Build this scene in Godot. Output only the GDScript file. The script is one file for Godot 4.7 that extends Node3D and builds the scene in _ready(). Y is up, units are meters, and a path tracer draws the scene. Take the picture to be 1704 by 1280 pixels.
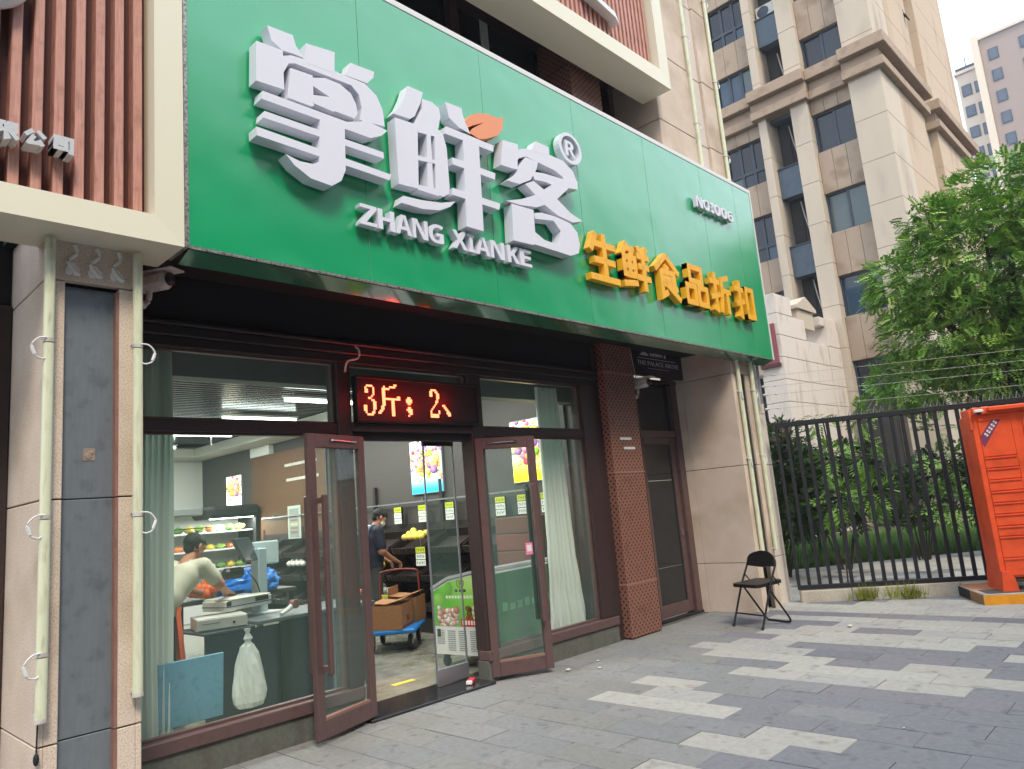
extends Node3D

# ---------------------------------------------------------------- helpers
var rng := RandomNumberGenerator.new()
var T := {}
var MT := {}

func S() -> SurfaceTool:
	var st := SurfaceTool.new()
	st.begin(Mesh.PRIMITIVE_TRIANGLES)
	st.set_smooth_group(-1)
	return st

func tri(st: SurfaceTool, a: Vector3, b: Vector3, c: Vector3) -> void:   # counter-clockwise from outside
	st.add_vertex(a); st.add_vertex(c); st.add_vertex(b)

func quad(st: SurfaceTool, a: Vector3, b: Vector3, c: Vector3, d: Vector3) -> void:
	tri(st, a, b, c); tri(st, a, c, d)

func uvquad(st: SurfaceTool, a: Vector3, b: Vector3, c: Vector3, d: Vector3) -> void:   # a bottom left, b bottom right, c top right, d top left
	var v := [a, b, c, d]
	var u := [Vector2(0, 1), Vector2(1, 1), Vector2(1, 0), Vector2(0, 0)]
	for i in [0, 2, 1, 0, 3, 2]:
		st.set_uv(u[i]); st.add_vertex(v[i])

func cbox(st: SurfaceTool, c: Vector3, s: Vector3, b := 0.0, xf := Transform3D()) -> void:   # box, edges chamfered by b
	var h := s * 0.5
	if b <= 0.0:
		var p := []
		for k in 8:
			p.append(xf * (c + Vector3(h.x if k & 1 else -h.x, h.y if k & 2 else -h.y, h.z if k & 4 else -h.z)))
		quad(st, p[4], p[5], p[7], p[6]); quad(st, p[1], p[0], p[2], p[3])
		quad(st, p[5], p[1], p[3], p[7]); quad(st, p[0], p[4], p[6], p[2])
		quad(st, p[6], p[7], p[3], p[2]); quad(st, p[0], p[1], p[5], p[4])
		return
	b = minf(b, minf(h.x, minf(h.y, h.z)) * 0.9)
	var ax := [Vector3.RIGHT, Vector3.UP, Vector3.BACK]
	# point on the face of axis i, sign si, towards corner signs of the other two
	var pt := func(i: int, sg: Array) -> Vector3:
		var v := Vector3.ZERO
		for k in 3:
			v += ax[k] * sg[k] * (h[k] if k == i else h[k] - b)
		return xf * (c + v)
	for i in 3:
		var j := (i + 1) % 3
		var k := (i + 2) % 3
		for s0 in [-1, 1]:
			var q := []
			for cc in [[-1, -1], [1, -1], [1, 1], [-1, 1]]:
				var sg := [0, 0, 0]
				sg[i] = s0; sg[j] = cc[0]; sg[k] = cc[1]
				q.append(pt.call(i, sg))
			if s0 > 0: quad(st, q[0], q[1], q[2], q[3])
			else: quad(st, q[3], q[2], q[1], q[0])
		# edges along axis k between faces i and j
		for s0 in [-1, 1]:
			for s1 in [-1, 1]:
				var lo := [0, 0, 0]
				lo[i] = s0; lo[j] = s1; lo[k] = -1
				var hi := lo.duplicate()
				hi[k] = 1
				var e := [pt.call(i, lo), pt.call(j, lo), pt.call(j, hi), pt.call(i, hi)]
				if s0 * s1 > 0: quad(st, e[0], e[1], e[2], e[3])
				else: quad(st, e[3], e[2], e[1], e[0])
	for sx in [-1, 1]:
		for sy in [-1, 1]:
			for sz in [-1, 1]:
				var sg := [sx, sy, sz]
				if sx * sy * sz > 0: tri(st, pt.call(0, sg), pt.call(1, sg), pt.call(2, sg))
				else: tri(st, pt.call(2, sg), pt.call(1, sg), pt.call(0, sg))

func eb(st: SurfaceTool, x0: float, x1: float, y0: float, y1: float, z0: float, z1: float, b := 0.0) -> void:
	cbox(st, Vector3((x0 + x1) / 2, (y0 + y1) / 2, (z0 + z1) / 2), Vector3(absf(x1 - x0), absf(y1 - y0), absf(z1 - z0)), b)

func put(st: SurfaceTool, called: String, m: Material, parent: Node = self) -> MeshInstance3D:
	st.generate_normals()
	var o := MeshInstance3D.new()
	o.name = called
	o.mesh = st.commit()
	o.material_override = m
	parent.add_child(o, true)
	return o

func inst(mesh: Mesh, called: String, m: Material, parent: Node, xf := Transform3D()) -> MeshInstance3D:
	var o := MeshInstance3D.new()
	o.name = called
	o.mesh = mesh
	o.material_override = m
	o.transform = xf
	parent.add_child(o, true)
	return o

func xb(called: String, x0: float, x1: float, y0: float, y1: float, z0: float, z1: float, m: Material, parent: Node = self, b := 0.0) -> MeshInstance3D:
	var st := S()
	eb(st, x0, x1, y0, y1, z0, z1, b)
	return put(st, called, m, parent)

func base(called: String, at := Vector3.ZERO, turn := 0.0, parent: Node = self) -> Node3D:
	var o := Node3D.new()
	o.name = called
	parent.add_child(o, true)
	o.position = at
	o.rotation.y = turn
	return o

func tag(o: Node, label: String, category: String, group := "") -> Node:
	o.set_meta("label", label); o.set_meta("category", category)
	if group: o.set_meta("group", group)
	return o

func kind(o: Node, k := "structure") -> Node:
	o.set_meta("kind", k)
	return o

func area(p: PackedVector2Array) -> float:
	var a := 0.0
	for i in p.size():
		a += p[i].cross(p[(i + 1) % p.size()])
	return a

func prism(st: SurfaceTool, poly: PackedVector2Array, z0: float, z1: float, xf := Transform3D()) -> void:   # outline in xy, front at z1
	if area(poly) < 0: poly.reverse()
	var t := Geometry2D.triangulate_polygon(poly)
	for i in range(0, t.size(), 3):
		var q := [poly[t[i]], poly[t[i + 1]], poly[t[i + 2]]]
		if area(PackedVector2Array(q)) < 0: q.reverse()
		tri(st, xf * Vector3(q[0].x, q[0].y, z1), xf * Vector3(q[1].x, q[1].y, z1), xf * Vector3(q[2].x, q[2].y, z1))
		tri(st, xf * Vector3(q[2].x, q[2].y, z0), xf * Vector3(q[1].x, q[1].y, z0), xf * Vector3(q[0].x, q[0].y, z0))
	for i in poly.size():
		var a := poly[i]
		var b := poly[(i + 1) % poly.size()]
		quad(st, xf * Vector3(a.x, a.y, z0), xf * Vector3(b.x, b.y, z0), xf * Vector3(b.x, b.y, z1), xf * Vector3(a.x, a.y, z1))

func frame_of(d: Vector3) -> Basis:
	var up := Vector3.UP if absf(d.y) < 0.95 else Vector3.RIGHT
	var x := up.cross(d).normalized()
	return Basis(x, d.cross(x), d)

func tube(st: SurfaceTool, pts: Array, r, sides := 8, caps := true) -> void:   # r: one radius or one per point
	st.set_smooth_group(0)
	var rings := []
	for i in pts.size():
		var d: Vector3 = ((pts[mini(i + 1, pts.size() - 1)] as Vector3) - (pts[maxi(i - 1, 0)] as Vector3)).normalized()
		var f := frame_of(d)
		var ring := []
		var rr: float = r[i] if r is Array else r
		for k in sides:
			var a := TAU * k / sides
			ring.append((pts[i] as Vector3) + f.x * cos(a) * rr + f.y * sin(a) * rr)
		rings.append(ring)
	for i in pts.size() - 1:
		for k in sides:
			var n := (k + 1) % sides
			quad(st, rings[i][k], rings[i][n], rings[i + 1][n], rings[i + 1][k])
	st.set_smooth_group(-1)
	if caps:
		for k in range(1, sides - 1):
			tri(st, rings[0][0], rings[0][k + 1], rings[0][k])
			var e: Array = rings[-1]
			tri(st, e[0], e[k], e[k + 1])

func lathe(st: SurfaceTool, prof: Array, sides := 20, xf := Transform3D()) -> void:   # [radius, height] pairs round y
	st.set_smooth_group(0)
	for i in prof.size() - 1:
		for k in sides:
			var a := TAU * k / sides
			var b := TAU * (k + 1) / sides
			var p: Array = prof[i]
			var q: Array = prof[i + 1]
			quad(st, xf * Vector3(cos(b) * p[0], p[1], sin(b) * p[0]), xf * Vector3(cos(a) * p[0], p[1], sin(a) * p[0]), xf * Vector3(cos(a) * q[0], q[1], sin(a) * q[0]), xf * Vector3(cos(b) * q[0], q[1], sin(b) * q[0]))
	st.set_smooth_group(-1)

func ball(st: SurfaceTool, c: Vector3, r: Vector3, n := 10, bump := 0.0) -> void:
	st.set_smooth_group(0)
	var g := []
	for i in n + 1:
		var row := []
		for k in n * 2:
			var th := PI * i / n
			var ph := TAU * k / (n * 2)
			var w := 1.0 + bump * sin(ph * 3.0 + c.x * 50.0) * sin(th * 2.0 + c.z * 40.0)
			row.append(c + Vector3(sin(th) * cos(ph) * r.x, cos(th) * r.y, sin(th) * sin(ph) * r.z) * w)
		g.append(row)
	for i in n:
		for k in n * 2:
			var m := (k + 1) % (n * 2)
			quad(st, g[i + 1][m], g[i + 1][k], g[i][k], g[i][m])
	st.set_smooth_group(-1)

func crumpled(st: SurfaceTool, c: Vector3, r: Vector3, n: int, amp: float, sd: int, freq := 3.0) -> void:   # a soft lump with sharp folds
	var fn := FastNoiseLite.new()
	fn.seed = sd
	fn.frequency = freq
	fn.fractal_type = FastNoiseLite.FRACTAL_RIDGED
	fn.fractal_octaves = 3
	var g := []
	for i in n + 1:
		var row := []
		for k in n * 2 + 1:
			var th := PI * i / n
			var ph := TAU * (k % (n * 2)) / (n * 2)
			var d := Vector3(sin(th) * cos(ph), cos(th), sin(th) * sin(ph))
			row.append(c + d * r * (1.0 + amp * fn.get_noise_3dv(d)))
		g.append(row)
	for i in n:
		for k in n * 2:
			quad(st, g[i + 1][k + 1], g[i + 1][k], g[i][k], g[i][k + 1])

func sag(a: Vector3, b: Vector3, drop: float, n := 8) -> Array:
	var out := []
	for i in n + 1:
		var t := float(i) / n
		out.append(a.lerp(b, t) - Vector3(0, drop * 4.0 * t * (1.0 - t), 0))
	return out

func arc(pts: Array, n := 6) -> Array:   # a smooth curve through points
	var c := Curve3D.new()
	for i in pts.size():
		var tg: Vector3 = ((pts[mini(i + 1, pts.size() - 1)] as Vector3) - (pts[maxi(i - 1, 0)] as Vector3)) / 6.0
		c.add_point(pts[i], -tg, tg)
	var out := []
	for i in pts.size() - 1:
		for k in n:
			out.append(c.sample(i, float(k) / n))
	out.append(pts[-1])
	return out

# ---------------------------------------------------------------- materials
func ntex(called: String, sd: int, freq: float, cols: Array, octaves := 4, size := 512, ntype := FastNoiseLite.TYPE_SIMPLEX_SMOOTH) -> NoiseTexture2D:
	if T.has(called): return T[called]
	var n := FastNoiseLite.new()
	n.seed = sd
	n.frequency = freq
	n.noise_type = ntype
	n.fractal_octaves = octaves
	var t := NoiseTexture2D.new()
	t.width = size; t.height = size
	t.seamless = true
	t.noise = n
	var g := Gradient.new()
	var offs := PackedFloat32Array()
	var cc := PackedColorArray()
	for i in cols.size():
		offs.append(float(i) / (cols.size() - 1)); cc.append(cols[i])
	g.offsets = offs; g.colors = cc
	t.color_ramp = g
	T[called] = t
	return t

func rgb(r: float, g: float, b: float) -> Color:
	return Color(r / 255.0, g / 255.0, b / 255.0)

func mat(c: Color, rough := 0.7, metal := 0.0) -> StandardMaterial3D:
	var m := StandardMaterial3D.new()
	m.albedo_color = c
	m.roughness = rough
	m.metallic = metal
	return m

func tex(m: StandardMaterial3D, t: Texture2D, scale := 1.0, stretch := Vector3.ONE) -> StandardMaterial3D:
	m.albedo_texture = t
	m.uv1_triplanar = true
	m.uv1_world_triplanar = true
	m.uv1_scale = stretch * scale
	return m

func relief(m: StandardMaterial3D, t: Texture2D, h: float) -> StandardMaterial3D:
	m.heightmap_enabled = true
	m.heightmap_texture = t
	m.heightmap_scale = h
	return m

func grime(m: StandardMaterial3D, t: Texture2D, scale := 0.4, stretch := Vector3.ONE) -> StandardMaterial3D:   # wear and stains multiplied over the colour
	m.detail_enabled = true
	m.detail_blend_mode = BaseMaterial3D.BLEND_MODE_MUL
	m.detail_albedo = t
	m.detail_uv_layer = BaseMaterial3D.DETAIL_UV_2
	m.uv2_triplanar = true
	m.uv2_world_triplanar = true
	m.uv2_scale = stretch * scale
	return m

func glow(m: StandardMaterial3D, c: Color, e: float) -> StandardMaterial3D:
	m.emission_enabled = true
	m.emission = c
	m.emission_energy_multiplier = e
	return m

func pane_mat(c: Color, a: float) -> StandardMaterial3D:
	var m := mat(Color(c.r, c.g, c.b, a), 0.02)
	m.transparency = BaseMaterial3D.TRANSPARENCY_ALPHA
	return m

func canvas_tex(w: int, h: int, bg: Color) -> Image:
	var im := Image.create(w, h, false, Image.FORMAT_RGB8)
	im.fill(bg)
	return im

func disc(im: Image, cx: float, cy: float, r: float, c: Color, shade := 0.25) -> void:
	for y in range(maxi(0, int(cy - r)), mini(im.get_height(), int(cy + r) + 1)):
		for x in range(maxi(0, int(cx - r)), mini(im.get_width(), int(cx + r) + 1)):
			var d := Vector2(x - cx, y - cy).length() / r
			if d <= 1.0:
				var l := 1.0 + shade * (0.5 - Vector2(x - cx + r * 0.35, y - cy + r * 0.35).length() / r)
				im.set_pixel(x, y, Color(minf(c.r * l, 1), minf(c.g * l, 1), minf(c.b * l, 1)))

func itex(im: Image) -> ImageTexture:
	return ImageTexture.create_from_image(im)

func make_materials() -> void:
	var white := Color.WHITE
	# stains shared by many surfaces
	var dirt := ntex("dirt", 5, 0.006, [Color(0.82, 0.8, 0.78), Color(0.93, 0.92, 0.9), white, Color(0.96, 0.95, 0.94)], 5)
	var dust := ntex("dust", 15, 0.012, [Color(0.82, 0.82, 0.82), Color(0.97, 0.97, 0.97), white, Color(0.9, 0.9, 0.89)], 5)
	var streak := ntex("streak", 25, 0.01, [Color(0.8, 0.78, 0.75), white, white, Color(0.88, 0.86, 0.84)], 4)
	var fine := ntex("fine", 7, 0.22, [Color(0.2, 0.2, 0.2), Color(0.5, 0.5, 0.5), Color(0.8, 0.8, 0.8)], 3)
	var mottled := ntex("mottled", 9, 0.03, [Color(0.3, 0.3, 0.3), Color(0.7, 0.7, 0.7)], 4)
	# granite-like cladding of the pillars
	var stone := ntex("stone", 31, 0.1, [rgb(160, 138, 122), rgb(207, 188, 170), rgb(219, 203, 186), rgb(233, 221, 206)], 3)
	MT.stone = relief(grime(tex(mat(white, 0.85), stone, 1.6), dirt, 0.35), fine, 0.12)
	var stone2 := ntex("stone2", 32, 0.16, [rgb(166, 152, 140), rgb(208, 196, 184), rgb(216, 206, 195), rgb(228, 220, 210)], 3)
	MT.pale_stone = relief(grime(tex(mat(white, 0.85), stone2, 1.2), streak, 0.3, Vector3(1, 0.25, 1)), fine, 0.1)
	MT.steel = grime(tex(mat(white, 0.42, 0.25), ntex("steel", 33, 0.02, [rgb(122, 130, 136), rgb(130, 138, 144)], 3), 1.0, Vector3(4, 0.5, 4)), dust, 0.9)
	# paving
	var gran := ntex("granite", 41, 0.2, [rgb(84, 87, 91), rgb(123, 126, 131), rgb(134, 137, 142), rgb(178, 180, 184)], 2)
	var gran2 := ntex("granite_light", 42, 0.2, [rgb(104, 104, 103), rgb(164, 164, 162), rgb(175, 175, 173), rgb(220, 220, 218)], 2)
	var tread := ntex("tread", 48, 0.02, [Color(0.74, 0.73, 0.72), Color(0.92, 0.91, 0.9), white, Color(0.95, 0.94, 0.93), white, white], 6)
	MT.slabs = []
	for c in [Color(0.99, 0.99, 0.98), Color(0.93, 0.93, 0.94), Color(0.88, 0.88, 0.91), Color(0.95, 0.93, 0.94)]:
		MT.slabs.append(relief(grime(tex(mat(c, 0.82), gran, 2.2), tread, 0.55), fine, 0.12))
	MT.light_slabs = []
	for c in [Color(0.99, 1, 0.98), Color(0.94, 0.95, 0.95), Color(0.97, 0.97, 0.95)]:
		MT.light_slabs.append(relief(grime(tex(mat(c, 0.85), gran2, 2.2), tread, 0.45), fine, 0.14))
	MT.dusty_slabs = []
	var gran3 := ntex("granite_dusty", 43, 0.28, [rgb(96, 97, 98), rgb(126, 128, 129), rgb(136, 138, 138), rgb(168, 169, 168)], 3)
	for c in [Color(1, 1, 1), Color(0.95, 0.96, 0.97), Color(0.97, 0.97, 0.95)]:
		MT.dusty_slabs.append(relief(grime(tex(mat(c, 0.88), gran3, 1.8), tread, 0.6), fine, 0.1))
	MT.joint = tex(mat(white, 0.95), ntex("joint", 44, 0.1, [rgb(62, 62, 62), rgb(98, 97, 94)], 3), 1.0)
	MT.concrete = relief(grime(tex(mat(white, 0.9), ntex("concrete", 45, 0.05, [rgb(150, 149, 146), rgb(176, 175, 171), rgb(190, 189, 185)], 5), 0.8), dirt, 0.4), fine, 0.1)
	MT.asphalt = relief(tex(mat(white, 0.92), ntex("asphalt", 46, 0.25, [rgb(48, 48, 50), rgb(72, 72, 74), rgb(88, 88, 90)], 3), 1.0), fine, 0.2)
	MT.kerb = relief(grime(tex(mat(white, 0.9), ntex("kerb", 47, 0.12, [rgb(150, 143, 130), rgb(186, 179, 165), rgb(204, 198, 186)], 4), 1.0), dirt, 0.8), fine, 0.2)
	# joinery
	MT.frame = grime(mat(rgb(95, 74, 72), 0.42), dust, 1.2)
	MT.frame_dark = grime(mat(rgb(56, 41, 40), 0.45), dust, 1.0)
	MT.head = grime(mat(rgb(34, 28, 29), 0.5), dust, 0.7)
	MT.black = mat(rgb(20, 18, 19), 0.8)
	MT.soffit = mat(rgb(14, 12, 13), 0.8)
	MT.kick = grime(tex(mat(white, 0.6), ntex("kick", 51, 0.05, [rgb(88, 90, 83), rgb(104, 106, 98)], 4), 1.0), dirt, 1.5)
	MT.sill_stone = grime(tex(mat(white, 0.12), ntex("black_granite", 52, 0.2, [rgb(22, 22, 24), rgb(38, 38, 41), rgb(74, 74, 78)], 2), 2.0), dust, 1.0)
	MT.glass = pane_mat(rgb(150, 190, 178), 0.06)
	MT.glass.metallic_specular = 0.32
	MT.tinted = pane_mat(rgb(70, 95, 92), 0.24)
	MT.dark_glass = grime(mat(rgb(34, 38, 42), 0.08), dust, 1.0)
	MT.chrome = mat(rgb(200, 200, 205), 0.2, 1.0)
	MT.alu = mat(rgb(160, 163, 172), 0.35, 0.7)
	MT.white = mat(rgb(222, 222, 220), 0.45)
	MT.white_dirty = grime(mat(rgb(206, 204, 198), 0.5), dirt, 3.0)
	MT.tube = grime(mat(rgb(216, 220, 190), 0.22), streak, 1.5, Vector3(2, 0.4, 2))
	MT.cable = mat(rgb(190, 188, 184), 0.5)
	# shop sign
	MT.sign = grime(mat(rgb(0, 164, 102), 0.27), ntex("sign_wave", 61, 0.004, [Color(0.96, 0.97, 0.97), white], 2), 0.3)
	relief(MT.sign, ntex("sign_bump", 62, 0.006, [Color(0.3, 0.3, 0.3), Color(0.7, 0.7, 0.7)], 2), 1.6)
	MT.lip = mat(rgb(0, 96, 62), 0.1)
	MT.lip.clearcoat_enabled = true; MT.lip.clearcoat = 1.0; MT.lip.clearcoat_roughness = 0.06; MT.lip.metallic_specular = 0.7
	MT.sign.uv1_triplanar = true; MT.sign.uv1_world_triplanar = true; MT.sign.uv1_scale = Vector3.ONE * 0.45
	MT.sign.clearcoat_enabled = true; MT.sign.clearcoat = 1.0; MT.sign.clearcoat_roughness = 0.22
	MT.sign.metallic_specular = 0.7
	MT.trim = grime(mat(rgb(198, 198, 196), 0.35, 0.6), ntex("trim_dirt", 63, 0.05, [Color(0.25, 0.23, 0.21), Color(0.8, 0.79, 0.77), white], 4), 1.5)
	MT.letter = mat(rgb(222, 222, 232), 0.4)
	MT.gold = grime(mat(rgb(250, 184, 40), 0.38), dust, 1.2)
	MT.leaf_orange = mat(rgb(236, 150, 104), 0.4)
	# timber-look slat signs
	var wood := ntex("wood", 71, 0.02, [rgb(172, 120, 106), rgb(196, 142, 126), rgb(206, 152, 136)], 4)
	MT.slat = grime(tex(mat(white, 0.5), wood, 1.0, Vector3(6, 0.35, 6)), dust, 0.8)
	MT.slat_back = mat(rgb(92, 46, 38), 0.6)
	MT.cream = mat(rgb(226, 221, 198), 0.36)
	MT.silver = mat(rgb(218, 220, 222), 0.25, 0.25)
	# perforated brown cladding: punched dots as fine relief
	var im := Image.create(256, 256, false, Image.FORMAT_RGB8)
	im.fill(rgb(142, 98, 82))
	for y in 16:
		for x in 8:
			disc(im, x * 32 + (16 if y % 2 else 0) + 8, y * 16 + 8, 5.4, rgb(36, 22, 18), 0.0)
	MT.perforated = grime(tex(mat(white, 0.5, 0.1), itex(im), 1.8), dust, 0.7)
	MT.perf_band = grime(mat(rgb(150, 110, 98), 0.5), dirt, 2.0)
	# shop inside
	MT.wall_white = mat(rgb(228, 232, 226), 0.8)
	MT.wall_grey = tex(mat(white, 0.6), ntex("panel_grain", 81, 0.03, [rgb(66, 62, 60), rgb(82, 78, 75)], 3), 1.0, Vector3(9, 0.5, 9))
	MT.wall_wood = tex(mat(white, 0.6), ntex("board_grain", 82, 0.02, [rgb(76, 50, 28), rgb(102, 70, 42), rgb(114, 81, 52)], 4), 1.0, Vector3(7, 0.4, 7))
	MT.floor = grime(tex(mat(white, 0.12), ntex("floor_tile", 83, 0.02, [rgb(128, 126, 116), rgb(146, 144, 133), rgb(158, 156, 146)], 5), 0.6), dirt, 0.6)
	MT.ceiling = mat(rgb(40, 43, 44), 0.5)
	MT.ceiling_slat = mat(rgb(70, 76, 78), 0.22, 0.6)
	MT.bulkhead = mat(rgb(112, 117, 115), 0.7)
	MT.cornice_in = mat(rgb(205, 206, 196), 0.8)
	var curtain := mat(rgb(206, 216, 208), 0.9)
	curtain.backlight_enabled = true
	curtain.backlight = Color(0.3, 0.36, 0.33)
	MT.curtain = curtain
	MT.rack = mat(rgb(40, 30, 29), 0.6)
	MT.crate = mat(rgb(44, 32, 31), 0.45)
	MT.card = tex(mat(white, 0.85), ntex("card", 91, 0.03, [rgb(150, 104, 70), rgb(172, 122, 84)], 4), 2.0)
	MT.rubber = mat(rgb(28, 28, 29), 0.75)
	MT.blue_plastic = mat(rgb(28, 122, 200), 0.45)
	MT.iron = grime(mat(rgb(17, 19, 25), 0.55), dust, 2.0)
	MT.orange = grime(mat(rgb(236, 88, 42), 0.42), dirt, 1.2)
	MT.vinyl = mat(rgb(22, 21, 22), 0.42)
	MT.black_metal = mat(rgb(20, 20, 22), 0.35)
	MT.wire = mat(rgb(150, 152, 148), 0.4, 0.5)
	# tower
	var render := ntex("render_coat", 95, 0.2, [rgb(180, 166, 147), rgb(195, 181, 162), rgb(204, 191, 172)], 3)
	MT.tower = grime(tex(mat(white, 0.88), render, 0.7), dust, 0.1, Vector3(1, 0.3, 1))
	MT.tower_warm = grime(tex(mat(rgb(246, 235, 225), 0.88), render, 0.7), streak, 0.1, Vector3(1, 0.2, 1))
	MT.tower_panel = grime(tex(mat(rgb(216, 206, 200), 0.85), render, 0.5), streak, 0.15)
	MT.tower_band = grime(tex(mat(rgb(216, 203, 194), 0.88), render, 0.6), streak, 0.2)
	MT.navy = mat(rgb(48, 58, 72), 0.5)
	MT.slate = grime(mat(rgb(70, 86, 100), 0.45), dust, 0.4)
	MT.tower_panes = [mat(rgb(22, 28, 36), 0.04), mat(rgb(26, 32, 40), 0.04), mat(rgb(54, 74, 92), 0.05), mat(rgb(84, 98, 100), 0.06), mat(rgb(34, 44, 56), 0.04)]
	MT.tower_glass = mat(rgb(30, 40, 50), 0.04)
	MT.tower_glass.metallic_specular = 0.9
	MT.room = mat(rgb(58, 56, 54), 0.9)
	# plants
	MT.leaves = []
	for c in [rgb(100, 142, 58), rgb(88, 124, 52), rgb(46, 70, 38), rgb(140, 172, 78)]:
		var m := mat(c, 0.55)
		m.backlight_enabled = true
		m.backlight = Color(0.35, 0.45, 0.15)
		m.vertex_color_use_as_albedo = true
		MT.leaves.append(m)
	MT.bark = tex(mat(white, 0.95), ntex("bark", 97, 0.05, [rgb(52, 44, 36), rgb(84, 72, 60)], 4), 2.0, Vector3(3, 0.6, 3))
	MT.soil = tex(mat(white, 0.95), ntex("soil", 98, 0.08, [rgb(58, 54, 40), rgb(82, 78, 58)], 4), 1.0)

# ---------------------------------------------------------------- camera, sky, sun
func _ready() -> void:
	rng.seed = 20240611
	var cam := Camera3D.new()
	cam.name = "camera"
	var yaw := deg_to_rad(46.48)
	var pitch := deg_to_rad(9.6254)
	var roll := deg_to_rad(-4.9629)
	var fwd := Vector3(sin(yaw) * cos(pitch), sin(pitch), -cos(yaw) * cos(pitch))
	var rt := fwd.cross(Vector3.UP).normalized()
	var up := rt.cross(fwd)
	var r2 := rt * cos(roll) + up * sin(roll)
	var u2 := up * cos(roll) - rt * sin(roll)
	cam.transform = Transform3D(Basis(r2, u2, -fwd), Vector3(0, 1.5, 5.07))
	cam.fov = rad_to_deg(2.0 * atan(640.0 / 1221.65))
	cam.near = 0.05
	cam.far = 600.0
	cam.current = true
	add_child(cam)
	var we := WorldEnvironment.new()
	we.name = "environment"
	var env := Environment.new()
	env.background_mode = Environment.BG_SKY
	var sky := Sky.new()
	var ps := ProceduralSkyMaterial.new()
	ps.sky_top_color = Color(0.79, 0.84, 0.91)
	ps.sky_horizon_color = Color(0.95, 0.96, 0.975)
	ps.sky_curve = 0.25
	ps.ground_bottom_color = Color(0.3, 0.3, 0.3)
	ps.ground_horizon_color = Color(0.6, 0.62, 0.64)
	ps.sky_energy_multiplier = 1.0
	sky.sky_material = ps
	env.sky = sky
	env.tonemap_mode = Environment.TONE_MAPPER_LINEAR
	env.tonemap_exposure = 2.75
	env.sdfgi_enabled = true
	env.ssao_enabled = true
	env.ssil_enabled = true
	env.fog_enabled = true
	env.fog_density = 0.0012
	env.fog_light_color = Color(0.88, 0.92, 0.97)
	we.environment = env
	add_child(we)
	var sun := DirectionalLight3D.new()
	sun.name = "sun"
	sun.light_energy = 0.4
	sun.light_color = Color(1, 0.95, 0.88)
	sun.light_angular_distance = 14.0
	sun.shadow_enabled = true
	add_child(sun)
	sun.look_at_from_position(Vector3(-5, 14, 10), Vector3.ZERO)
	make_materials()
	build_ground()
	build_facade()
	build_sign()
	build_neighbour_signs()
	build_small_fittings()
	build_neighbour_shop()
	build_interior()
	build_background()
	build_fence()
	build_plants()
	build_street_side()
	build_people()

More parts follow.
